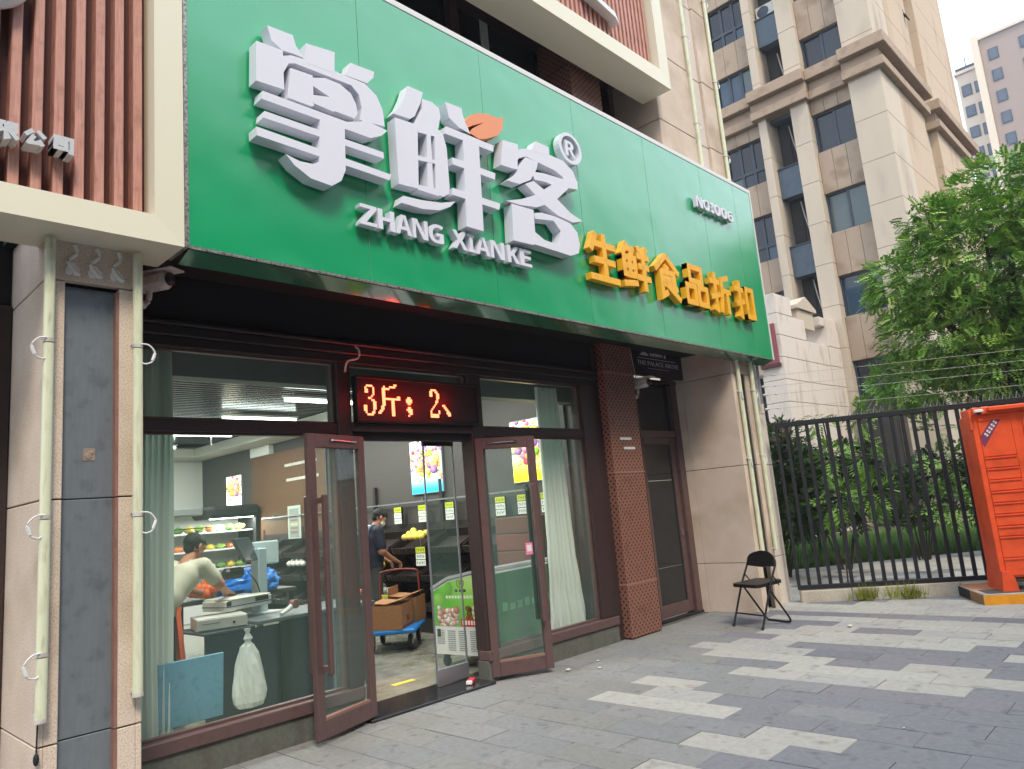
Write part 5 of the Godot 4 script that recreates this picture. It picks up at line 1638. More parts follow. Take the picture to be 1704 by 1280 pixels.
	ball(lens, Vector3(0, -0.006, 0.025), Vector3(0.03, 0.024, 0.024), 8)
	put(lens, "lens", MT.vinyl, dm)

# ---------------------------------------------------------------- tower blocks and walls behind
func tower_window(p: Node3D, y0: float, y1: float, z0: float, z1: float, x: float, style: String) -> void:   # in a wall that looks towards -x
	var w := base("window", Vector3(x, y0, z0), 0.0, p)
	var h := y1 - y0
	var d := z1 - z0
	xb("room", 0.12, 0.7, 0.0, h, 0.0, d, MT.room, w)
	xb("frame", 0.0, 0.1, 0.0, 0.06, 0.0, d, MT.navy, w)
	xb("frame", 0.0, 0.1, h - 0.06, h, 0.0, d, MT.navy, w)
	xb("frame", 0.0, 0.1, 0.061, h - 0.061, 0.0, 0.06, MT.navy, w)
	xb("frame", 0.0, 0.1, 0.061, h - 0.061, d - 0.06, d, MT.navy, w)
	if style == "two":
		xb("mullion", 0.0, 0.1, 0.061, h - 0.061, d * 0.5 - 0.04, d * 0.5 + 0.04, MT.navy, w)
		win2(w, 0.061, h - 0.061, 0.061, d * 0.5 - 0.041, 0.07)
		win2(w, 0.061, h - 0.061, d * 0.5 + 0.041, d - 0.061, 0.03)
	else:
		var m := h * 0.34
		xb("transom", 0.0, 0.1, m - 0.06, m + 0.06, 0.061, d - 0.061, MT.navy, w)
		for k in 3:
			var a := 0.061 + (d - 0.122) * k / 3.0
			var b := 0.061 + (d - 0.122) * (k + 1) / 3.0
			if k: xb("mullion", 0.0, 0.1, 0.061, m - 0.061, a - 0.05, a + 0.05, MT.navy, w)
			if k: xb("mullion", 0.0, 0.1, m + 0.061, h - 0.061, a - 0.05, a + 0.05, MT.navy, w)
			win2(w, m + 0.061, h - 0.061, a + 0.051, b - 0.051, 0.05)
			win2(w, 0.061, m - 0.061, a + 0.051, b - 0.051, 0.05)

func win2(w: Node3D, y0: float, y1: float, z0: float, z1: float, x: float) -> void:
	xb("glass_pane", x, x + 0.01, y0, y1, z0, z1, MT.tower_panes[rng.randi() % 5], w)

func bit(p: Node3D, called: String, x: float, y0: float, y1: float, z0: float, z1: float, m: Material, x1 := 26.0, b := 0.01) -> void:
	xb(called, x, x1, y0, y1, z0, z1, m, p, b)

func build_background() -> void:
	var t := base("apartment_tower")
	tag(t, "tall beige apartment tower with dark windows and air conditioner recesses behind the fence", "apartment building")
	xb("core", 26.55, 37.6, -0.1, 30.0, -26.0, -1.25, MT.tower, t)
	xb("side_wall", 25.9, 37.8, -0.1, 30.0, -26.0, -12.0, MT.tower, t)
	# wall bays between the ribs, story by story: 3 m each
	bit(t, "wall", 25.7, -0.1, 30.0, -12.0, -6.87, MT.tower, 26.5)
	var s := 0
	while s < 9:
		var o := 3.0 * s
		# window band A
		var ya := 3.72 + o
		var yt := ya + 1.74
		bit(t, "wall_panel", 25.7, yt + 0.004 if s < 9 else yt, yt + 1.256, -6.865, -6.345, MT.tower_panel)
		bit(t, "wall_panel", 25.7, yt + 0.004, yt + 1.256, -6.335, -5.815, MT.tower_panel)
		bit(t, "wall_panel", 25.7, yt + 0.004, yt + 1.256, -5.805, -5.28, MT.tower_panel)
		tower_window(t, ya, yt, -6.865, -5.28, 25.84, "four")
		# window band B
		var yb := 3.99 + o
		bit(t, "wall_panel", 25.7, yb + 1.449, yb + 2.996, -3.44, -2.97, MT.tower_panel)
		bit(t, "wall_panel", 25.7, yb + 1.449, yb + 2.996, -2.96, -2.49, MT.tower_panel)
		bit(t, "wall_panel", 25.7, yb + 1.449, yb + 2.996, -2.48, -2.0, MT.tower_panel)
		tower_window(t, yb, yb + 1.445, -3.44, -2.0, 25.84, "two")
		# recess for air conditioners, with a slate spandrel
		var yc := 2.82 + o + (0.0 if s < 5 else 0.12)
		bit(t, "spandrel", 25.78, yc, yc + 1.12, -4.96, -4.06, MT.slate, 26.2, 0.006)
		bit(t, "spandrel_rail", 25.74, yc + 1.122, yc + 1.17, -4.96, -4.06, MT.navy, 25.84, 0.0)
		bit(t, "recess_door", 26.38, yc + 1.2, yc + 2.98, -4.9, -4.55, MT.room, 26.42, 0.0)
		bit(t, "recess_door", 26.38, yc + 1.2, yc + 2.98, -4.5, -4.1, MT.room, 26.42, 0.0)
		var pp := S()
		tube(pp, arc([Vector3(26.3, yc + 2.9, -4.5), Vector3(26.2, yc + 2.3, -4.4), Vector3(26.15, yc + 1.8, -4.3), Vector3(26.2, yc + 1.4, -4.25)]), 0.025, 6)
		put(pp, "drain_pipe", MT.cable, t)
		s += 1
	bit(t, "wall", 25.7, -0.1, 3.71, -6.865, -5.28, MT.tower_panel)
	bit(t, "wall", 25.7, -0.1, 3.98, -3.44, -2.0, MT.tower_panel)
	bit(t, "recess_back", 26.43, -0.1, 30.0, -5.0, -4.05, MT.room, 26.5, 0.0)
	for k in 20:   # ribs and corner pier in courses
		var y := -0.1 + k * 1.5
		bit(t, "stone_course", 25.42, y + 0.004, y + 1.496, -5.275, -4.97, MT.tower, 26.5)
		bit(t, "stone_course", 25.42, y + 0.004, y + 1.496, -4.05, -3.45, MT.tower, 26.5)
		bit(t, "stone_course", 25.42, y + 0.004, y + 1.496, -1.99, -0.95, MT.tower, 27.4)
		xb("stone_course", 27.405, 30.3, y + 0.002, y + 1.498, -1.9, -0.95, MT.tower_warm, t, 0.01)
		xb("stone_course", 32.2, 37.8, y + 0.002, y + 1.498, -1.9, -0.95, MT.tower_warm, t, 0.01)
	# cornice: two projecting bands that step round the ribs
	for b in [[15.64, 16.05, 0.34], [14.95, 15.26, 0.2], [15.262, 15.638, 0.06]]:
		for z in [[-12.0, -5.45, 25.66], [-3.35, -2.1, 25.66]]:
			xb("cornice", z[2] - b[2], 26.4, b[0], b[1], z[0], z[1], MT.tower_band, t, 0.02)
		xb("cornice", 25.40 - b[2], 26.4, b[0], b[1], -5.45, -3.35, MT.tower_band, t, 0.02)
		xb("cornice", 25.40 - b[2], 30.4 + b[2], b[0], b[1], -2.1, -0.93 + b[2], MT.tower_band, t, 0.02)
		xb("cornice", 32.1 - b[2], 37.9 + b[2], b[0], b[1], -2.0, -0.93 + b[2], MT.tower_band, t, 0.02)
	# recessed strip on the street side with tilted casements
	xb("recess_wall", 30.31, 32.19, -0.1, 30.0, -2.0, -1.6, MT.wall_grey, t)
	for k in 10:
		var y := 1.2 + k * 3.0
		for q in [[30.5, 31.1], [31.35, 31.95]]:
			var w := base("window", Vector3(q[0], y, -1.6), 0.0, t)
			xb("glass_pane", 0.03, q[1] - q[0] - 0.03, 0.03, 1.37, 0.0, 0.02, MT.tower_glass, w)
			xb("frame", 0, q[1] - q[0], 1.371, 1.42, 0, 0.06, MT.navy, w)
			xb("frame", 0, q[1] - q[0], 0, 0.029, 0, 0.06, MT.navy, w)
			if k % 3 == 0:
				var c := S()
				cbox(c, Vector3(0.3, -0.45, 0), Vector3(0.55, 0.9, 0.04), 0.0, Transform3D(Basis(Vector3.RIGHT, -0.5), Vector3(0, 1.38, 0.08)))
				put(c, "casement", MT.navy, w)
	for k in [[20.0, -4.7, "air conditioner in the tower recess, upper one in view"], [15.98, -4.62, "air conditioner in the tower recess, just above the cornice"]]:
		var a := base("air_conditioner", Vector3(25.85, k[0] - (0.9 if k[0] > 18 else 0.0) - 0.02, k[1]))
		tag(a, "pale outdoor " + k[2], "air conditioner")
		xb("casing", 0, 0.32, 0.0, 0.55, -0.2, 0.6, MT.white_dirty, a, 0.02)
		var g := S()
		lathe(g, [[0.0, 0.012], [0.2, 0.012], [0.23, 0.0]], 18, Transform3D(Basis(Vector3.BACK, PI / 2), Vector3(-0.001, 0.28, 0.08)))
		put(g, "fan_grille", MT.navy, a)
	# low stone wall joined to the tower
	var lw := base("stone_boundary_wall")
	tag(lw, "pale stone garden wall with a stepped top between the sign and the tower", "wall")
	for k in 10:
		var y := -0.1 + k * 0.665
		for q in [[20.8, 22.75], [22.76, 24.4], [24.41, 25.41]]:
			if y + 0.6 > 6.3 and q[0] > 22.0 and q[0] < 24.0: continue
			xb("stone_block", q[0], q[1], y + 0.006, y + 0.659, -4.4, -3.7 if q[0] < 24.4 else -3.66, MT.pale_stone, lw, 0.01)
	for q in [[20.8, 21.9]]:
		xb("stone_block", q[0], q[1], 6.556, 7.15, -4.6, -3.7, MT.pale_stone, lw, 0.01)
	xb("stone_block", 24.0, 25.41, 6.556, 6.85, -4.4, -3.69, MT.pale_stone, lw, 0.01)
	var cap := S()
	prism(cap, PackedVector2Array([Vector2(-0.75, 0), Vector2(-0.75, -0.1), Vector2(0.75, -0.1), Vector2(0.75, 0), Vector2(0, 0.35)]), -0.5, 0.1, Transform3D(Basis(), Vector3(23.0, 7.0, -3.75)))
	put(cap, "gable_cap", MT.tower, lw)
	xb("stone_block", 22.4, 23.6, 6.3, 6.89, -4.3, -3.72, MT.tower, lw, 0.01)
	var rw := mat(rgb(132, 62, 66), 0.5)
	for y in [[5.05, 6.25], [2.55, 3.35]]:
		xb("red_window", 20.74, 20.8, y[0], y[1], -4.35, -3.82, rw, lw, 0.01)
		xb("red_window_sill", 20.70, 20.8, y[0] - 0.1, y[0] - 0.005, -4.38, -3.78, mat(rgb(80, 34, 38), 0.6), lw)
	var dd := base("doorway", Vector3(25.3, 0, -3.4), 0.0, lw)
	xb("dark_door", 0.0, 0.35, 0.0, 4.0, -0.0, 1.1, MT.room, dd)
	# distant blocks
	var fb := base("apartment_tower")
	tag(fb, "distant brown and beige tower with small navy framed windows, at the edge of the sky", "apartment building")
	far_block(fb, Vector3(110, 0, -8.9), 16.0, 57.3, mat(rgb(160, 142, 132), 0.9), [0.75, 4.2, 7.6, 11.0])
	far_block(fb, Vector3(110.5, 0, -12.2), 3.2, 54.0, mat(rgb(208, 192, 172), 0.9), [0.35, 1.85])
	xb("corner_pier", 109.2, 112.0, 0, 57.8, -9.75, -8.95, mat(rgb(222, 206, 184), 0.9), fb)
	xb("roof_mast", 111, 111.1, 54, 56.5, -11.0, -10.9, MT.navy, fb)
	xb("roof_rail", 110.6, 110.7, 54, 55.0, -12.2, -9.8, MT.navy, fb)

func far_block(p: Node3D, at: Vector3, w: float, h: float, m: Material, cols: Array) -> void:
	xb("wall", at.x, at.x + 18, 0, h, at.z, at.z + w, m, p)
	xb("parapet", at.x - 0.3, at.x + 18, h, h + 0.4, at.z - 0.2, at.z + w + 0.2, mat_once("parapet", rgb(214, 200, 182)), p)
	for k in 12:
		for c in cols:
			var y := h - 3.3 - k * 3.0
			var f := xb("window", at.x - 0.08, at.x, y, y + 1.6, at.z + c, at.z + c + 1.15, MT.navy, p)
			xb("glass_pane", at.x - 0.1, at.x - 0.082, y + 0.15, y + 1.45, at.z + c + 0.15, at.z + c + 1.0, mat_glass_far(), f)

func mat_glass_far() -> StandardMaterial3D:
	if not MT.has("far_glass"): MT.far_glass = mat(rgb(70, 84, 100), 0.08)
	return MT.far_glass

# ---------------------------------------------------------------- plants
func leaf_spray(n: int, len: float, wid: float, droop: float) -> ArrayMesh:   # a twig with paired leaflets
	var st := S()
	for i in n:
		var t := (i + 0.7) / n
		var y := -droop * t * t * len * n * 0.35
		var p := Vector3(0, y, t * len * n * 0.42)
		for s in [-1, 1]:
			var d := Vector3(s * 0.86, -0.12 - 0.1 * t, 0.5).normalized()
			var side := d.cross(Vector3.UP).normalized() * wid * 0.5
			var a := p + d * len * 0.08
			var m := p + d * len * 0.5 + Vector3(0, wid * 0.12, 0)
			var e := p + d * len
			tri(st, a, m + side, e); tri(st, a, e, m - side)
	var e0 := Vector3(0, -droop * len * n * 0.35, len * n * 0.42)
	tri(st, e0, e0 + Vector3(wid * 0.5, -0.1 * len, len * 0.5), e0 + Vector3(0, -0.15 * len, len))
	tri(st, e0, e0 + Vector3(0, -0.15 * len, len), e0 + Vector3(-wid * 0.5, -0.1 * len, len * 0.5))
	st.generate_normals()
	return st.commit()

func crown(called: String, parent: Node3D, mesh: Mesh, blobs: Array, count: int, size: float, which: int, lo := 0.45) -> void:
	var mm := MultiMesh.new()
	mm.transform_format = MultiMesh.TRANSFORM_3D
	mm.use_colors = true
	mm.mesh = mesh
	mm.instance_count = count
	var tot := 0.0
	for b in blobs: tot += b[1].x * b[1].y + b[1].z * b[1].x
	var i := 0
	for bi in blobs.size():
		var b: Array = blobs[bi]
		var n := int(count * (b[1].x * b[1].y + b[1].z * b[1].x) / tot) if bi < blobs.size() - 1 else count - i
		var tint := rng.randf_range(0.8, 1.15)
		for k in n:
			if i >= count: break
			var d := Vector3(rng.randfn(), rng.randfn(), rng.randfn()).normalized()
			var r := lerpf(lo, 1.08, sqrt(rng.randf()))
			var p: Vector3 = b[0] + d * b[1] * r
			var fwd := (d + Vector3(rng.randfn(), rng.randfn() * 0.5 - 0.15, rng.randfn()) * 0.6).normalized()
			var up := (Vector3.UP + Vector3(rng.randfn(), 0, rng.randfn()) * 0.35).normalized()
			var x := up.cross(fwd)
			if x.length() < 0.05: x = Vector3.RIGHT
			x = x.normalized()
			var bs := Basis(x, fwd.cross(x), fwd) * Basis(Vector3.BACK, rng.randf_range(-0.5, 0.5))
			mm.set_instance_transform(i, Transform3D(bs.scaled(Vector3.ONE * size * rng.randf_range(0.7, 1.3)), p))
			var v := tint * rng.randf_range(0.75, 1.2)
			var yel := rng.randf_range(0.0, 0.25)
			mm.set_instance_color(i, Color(v * (1.0 + yel), v * (1.0 + yel * 0.5), v * (1.0 - yel * 0.5)))
			i += 1
	while i < count:
		mm.set_instance_transform(i, mm.get_instance_transform(0)); mm.set_instance_color(i, Color.WHITE)
		i += 1
	var o := MultiMeshInstance3D.new()
	o.name = called
	o.multimesh = mm
	o.material_override = MT.leaves[which]
	parent.add_child(o, true)
	o.set_meta("kind", "stuff")

func limbs(parent: Node3D, foot: Vector3, h: float, r: float, blobs: Array) -> void:
	var st := S()
	var fork := foot + Vector3(0.1, h, 0.05)
	tube(st, arc([foot - Vector3(0, 0.1, 0), foot + Vector3(0.05, h * 0.5, -0.03), fork], 3), [r * 1.35, r * 1.1, r, r * 0.95, r * 0.9, r * 0.85, r * 0.8], 9)
	put(st, "trunk", MT.bark, parent)
	for b in blobs:
		var s2 := S()
		var e: Vector3 = b[0]
		tube(s2, arc([fork - Vector3(0, 0.15, 0), fork.lerp(e, 0.5) + Vector3(0, 0.15, 0), e, e + (e - fork).normalized() * b[1].x * 0.6], 2), [r * 0.62, r * 0.5, r * 0.4, r * 0.32, r * 0.24, r * 0.15, r * 0.06], 6)
		put(s2, "limb", MT.bark, parent)

func build_plants() -> void:
	# garden behind the fence
	var soil := S()
	quad(soil, Vector3(9.8, -0.03, -12), Vector3(9.8, -0.03, 0.5), Vector3(14, -0.03, 9), Vector3(60, -0.03, 9))
	quad(soil, Vector3(9.8, -0.03, -12), Vector3(60, -0.03, 9), Vector3(60, -0.03, -20), Vector3(9.8, -0.03, -20))
	kind(put(soil, "garden_ground", MT.soil))
	var path := S()
	quad(path, Vector3(9.75, 0.0, -1.6), Vector3(9.75, 0.0, 0.4), Vector3(14.0, 0.0, 5.2), Vector3(20.0, 0.0, 4.6))
	tri(path, Vector3(9.75, 0.0, -1.6), Vector3(20.0, 0.0, 4.6), Vector3(12.6, 0.0, -1.35))
	kind(put(path, "garden_path", MT.concrete))
	# grass: blades by the thousand
	var bl := S()
	for k in 5:
		var a := TAU * k / 5.0
		var p := Vector3(cos(a), 0, sin(a)) * 0.03
		var q := Vector3(cos(a), 0, sin(a)) * 0.10
		var s := Vector3(-sin(a), 0, cos(a)) * 0.006
		tri(bl, p - s, p + s, q + Vector3(0, 0.15 + 0.03 * (k % 3), 0))
	bl.generate_normals()
	var blade := bl.commit()
	var mm := MultiMesh.new()
	mm.transform_format = MultiMesh.TRANSFORM_3D
	mm.use_colors = true
	mm.mesh = blade
	mm.instance_count = 9000
	for i in 9000:
		var u := rng.randf()
		var w := rng.randf()
		var e := Vector3(12.4, 0, -1.55).lerp(Vector3(20.0, 0, 4.4), u)
		var p := e + Vector3(0.62, 0, -0.78) * (0.05 + w * 5.5)
		mm.set_instance_transform(i, Transform3D(Basis(Vector3.UP, rng.randf() * TAU).scaled(Vector3.ONE * rng.randf_range(0.6, 1.5)), Vector3(p.x, -0.03, p.z)))
		var v := rng.randf_range(0.7, 1.3)
		mm.set_instance_color(i, Color(v * 1.05, v, v * 0.8))
	var g := MultiMeshInstance3D.new()
	g.name = "grass"
	g.multimesh = mm
	g.material_override = MT.leaves[1]
	add_child(g, true)
	kind(g, "stuff")
	tag(g, "short green grass behind the garden path", "grass")
	# shrubs
	var big := leaf_spray(4, 0.11, 0.044, 0.5)
	var sm := leaf_spray(5, 0.085, 0.04, 0.4)
	var list := [
		[Vector3(12.1, 0, -0.55), [[Vector3(0, 1.55, 0), Vector3(0.75, 0.7, 0.75)], [Vector3(-0.35, 1.1, 0.35), Vector3(0.5, 0.35, 0.5)], [Vector3(0.3, 2.1, 0.1), Vector3(0.4, 0.4, 0.4)]], 900, 2, "tall leafy shrub behind the fence, next to the stone pillar"],
		[Vector3(13.2, 0, 0.05), [[Vector3(0, 1.35, 0), Vector3(0.8, 0.5, 0.7)], [Vector3(0.2, 1.75, 0.1), Vector3(0.5, 0.35, 0.5)]], 520, 2, "dense dark shrub behind the fence, second from the pillar"],
		[Vector3(14.6, 0, 0.9), [[Vector3(0, 1.15, 0), Vector3(0.6, 0.42, 0.6)], [Vector3(0.3, 1.45, 0.2), Vector3(0.45, 0.3, 0.4)]], 330, 2, "low shrub with bare stems behind the fence, third from the pillar"],
		[Vector3(15.4, 0, 1.9), [[Vector3(0, 1.2, 0), Vector3(0.7, 0.5, 0.7)], [Vector3(-0.2, 1.55, 0.1), Vector3(0.4, 0.3, 0.4)]], 420, 2, "bushy shrub behind the fence, nearest to the orange locker"],
		[Vector3(15.2, 0, -1.2), [[Vector3(0, 1.1, 0), Vector3(1.0, 0.5, 0.8)]], 500, 2, "dark shrub against the garden wall, behind the second shrub"],
	]
	for s in list:
		var b := base("shrub", s[0])
		tag(b, s[4], "shrub", "shrubs behind the iron fence")
		for k in 7:
			var a: float = TAU * k / 7.0 + s[0].x
			var st := S()
			tube(st, arc([Vector3(cos(a) * 0.08, -0.05, sin(a) * 0.08), Vector3(cos(a) * 0.2, 0.5, sin(a) * 0.2), Vector3(cos(a) * 0.45, 1.2 + 0.1 * (k % 3), sin(a) * 0.45)], 3), 0.014, 5)
			put(st, "stem", MT.bark, b)
		crown("foliage", b, big, s[1], int(s[2] * 1.25), 1.0, s[3], 0.3)
	for s in [[Vector3(11.05, 0, 0.85), 2.45, "slim light green sapling rising above the fence rail, nearest to the pillar"], [Vector3(11.6, 0, 1.15), 2.5, "slim light green sapling rising above the fence rail, second from the pillar"], [Vector3(12.0, 0, 2.1), 2.15, "pale leafed sapling in the middle of the fence"]]:
		var b := base("sapling", s[0])
		tag(b, s[2], "plant", "saplings along the inside of the fence")
		var st := S()
		var h: float = s[1]
		tube(st, arc([Vector3(0, -0.05, 0), Vector3(0.05, h * 0.5, 0.04), Vector3(0.02, h, 0.0)], 4), 0.012, 6)
		put(st, "stem", MT.bark, b)
		crown("foliage", b, big, [[Vector3(0.03, h * 0.97, 0), Vector3(0.14, 0.16, 0.14)], [Vector3(0.04, h * 0.75, 0.03), Vector3(0.2, 0.25, 0.2)], [Vector3(0.04, h * 0.5, 0.03), Vector3(0.22, 0.25, 0.22)]], 80, 0.9, 0, 0.1)
	for s in [[Vector3(9.88, 0.0, 1.48), "small weed tuft at the fence kerb, nearer to the pillar"], [Vector3(10.1, 0.0, 1.95), "wider weed tuft at the fence kerb, nearer to the orange locker"]]:
		var b := base("weed_tuft", s[0])
		tag(b, s[1], "weed", "weeds along the fence kerb")
		var mw := MultiMesh.new()
		mw.transform_format = MultiMesh.TRANSFORM_3D
		mw.use_colors = true
		mw.mesh = blade
		mw.instance_count = 42
		for i in 42:
			var a := rng.randf() * TAU
			mw.set_instance_transform(i, Transform3D(Basis(Vector3.UP, a).scaled(Vector3.ONE * rng.randf_range(0.5, 1.1)), Vector3(0, rng.randf() * 0.05, 0) + FD * rng.randfn() * 0.09 + FN * (0.03 + absf(rng.randfn()) * 0.05)))
			mw.set_instance_color(i, Color(1.1, 0.8, 0.45) * rng.randf_range(0.4, 1.1))
		var mi := MultiMeshInstance3D.new()
		mi.name = "blades"
		mi.multimesh = mw
		mi.material_override = MT.leaves[3]
		b.add_child(mi, true)
		kind(mi, "stuff")
	# the tree over the fence
	var t := base("street_tree", Vector3(15.7, 0, 2.35))
	tag(t, "leafy green tree with feathery foliage behind the orange locker", "tree")
	var bl2 := [
		[Vector3(0.0, 5.3, 0.2), Vector3(1.5, 1.15, 1.5)], [Vector3(0.1, 6.35, 0.7), Vector3(1.05, 0.7, 1.1)], [Vector3(-0.2, 4.1, -0.5), Vector3(1.3, 0.9, 1.2)],
		[Vector3(-0.3, 5.0, -1.05), Vector3(0.95, 0.7, 0.75)], [Vector3(-0.3, 6.15, -0.55), Vector3(0.6, 0.4, 0.45)], [Vector3(-0.4, 3.25, -1.25), Vector3(0.9, 0.5, 0.7)], [Vector3(-0.1, 3.3, 0.2), Vector3(1.2, 0.6, 1.0)],
		[Vector3(0.2, 4.9, 1.6), Vector3(1.4, 1.2, 1.3)], [Vector3(-0.2, 3.6, 1.6), Vector3(1.2, 0.8, 1.1)], [Vector3(0.3, 6.6, 1.7), Vector3(0.9, 0.6, 0.9)], [Vector3(1.3, 4.6, 0.4), Vector3(1.2, 1.2, 1.3)]]
	limbs(t, Vector3(0, 0, 0.1), 2.4, 0.13, bl2)
	crown("crown", t, sm, bl2, 6500, 1.0, 0, 0.35)
	crown("crown", t, leaf_spray(5, 0.075, 0.034, 0.6), bl2, 3600, 1.0, 3, 0.8)

# ---------------------------------------------------------------- the street behind the camera, seen in the glass
func build_street_side() -> void:
	var sm := leaf_spray(4, 0.26, 0.13, 0.4)
	var road := S()
	quad(road, Vector3(-40, -0.15, 19.5), Vector3(60, -0.15, 19.5), Vector3(60, -0.15, 9.4), Vector3(-40, -0.15, 9.4))
	kind(put(road, "road", MT.asphalt))
	for k in 9:
		var x := -10.0 + k * 3.9
		var t := base("street_tree", Vector3(x, -0.1, 13.6 + (k % 2) * 0.8))
		tag(t, "street tree across from the shop, mirrored in its glass, %s along the far kerb" % ["first", "second", "third", "fourth", "fifth", "sixth", "seventh", "eighth", "last"][k], "tree", "street trees across from the shop")
		var bl := [[Vector3(0, 5.2, 0), Vector3(2.1, 1.9, 1.9)], [Vector3(1.2, 4.2, 0.4), Vector3(1.5, 1.2, 1.3)], [Vector3(-1.2, 4.2, -0.3), Vector3(1.5, 1.2, 1.3)], [Vector3(0.2, 7.0, 0.2), Vector3(1.4, 1.1, 1.3)]]
		t.scale = Vector3.ONE * 1.5
		limbs(t, Vector3.ZERO, 2.6, 0.16, bl)
		crown("crown", t, sm, bl, 1500, 1.0, 2, 0.2)
	var hd := base("hedge", Vector3(4.0, -0.1, 16.8))
	tag(hd, "clipped dark hedge across the street, reflected in the shop glass", "hedge")
	crown("foliage", hd, sm, [[Vector3(-14, 0.8, 0), Vector3(8, 1.0, 0.7)], [Vector3(0, 0.8, 0), Vector3(8, 1.0, 0.7)], [Vector3(14, 0.8, 0), Vector3(8, 1.0, 0.7)]], 2600, 1.3, 2, 0.5)
	xb("thicket", -22, 22, 0, 1.3, -0.3, 0.3, mat(rgb(30, 44, 24), 0.95), hd)
	var ob := base("opposite_building", Vector3(0, -0.1, 26))
	tag(ob, "plain grey low building across the street, reflected in the shop glass", "building")
	xb("wall", -40, 60, 0, 9.0, 0, 8, mat(rgb(74, 70, 66), 0.9), ob)
	for k in 16:
		xb("window", -30 + k * 5.0, -26.6 + k * 5.0, 0.6, 3.0, -0.06, -0.002, MT.dark_glass, ob)
	van(Vector3(3.2, -0.15, 11.4))

func van(at: Vector3) -> void:
	var v := base("parked_van", at)
	tag(v, "parked violet blue van across the pavement, mirrored in the right door leaf", "van")
	var paint := mat(rgb(70, 74, 130), 0.25)
	paint.clearcoat_enabled = true
	var st := S()
	prism(st, PackedVector2Array([Vector2(-2.2, 0.35), Vector2(2.2, 0.35), Vector2(2.25, 0.95), Vector2(1.9, 1.15), Vector2(1.2, 1.85), Vector2(-1.9, 1.9), Vector2(-2.2, 1.2)]), -0.85, 0.85)
	put(st, "body", paint, v)
	for q in [[-1.7, -0.75], [-0.65, 0.35]]:
		xb("side_window", q[0], q[1], 1.2, 1.7, -0.862, -0.852, MT.dark_glass, v)
	var fw := S()
	prism(fw, PackedVector2Array([Vector2(0.45, 1.2), Vector2(1.65, 1.2), Vector2(1.1, 1.7), Vector2(0.45, 1.7)]), -0.862, -0.852)
	put(fw, "side_window", MT.dark_glass, v)
	for x in [-1.4, 1.45]:
		for z in [-0.8, 0.8]:
			var w := S()
			lathe(w, [[0.0, -0.11], [0.22, -0.11], [0.32, -0.09], [0.33, 0.0], [0.32, 0.09], [0.22, 0.11], [0.0, 0.11]], 20, Transform3D(Basis(Vector3.RIGHT, PI / 2), Vector3(x, 0.33, z)))
			put(w, "wheel", MT.rubber, v)
	for z in [-0.6, 0.6]:
		xb("headlight", 2.2, 2.262, 0.72, 0.9, z - 0.18, z + 0.18, MT.white, v, 0.02)

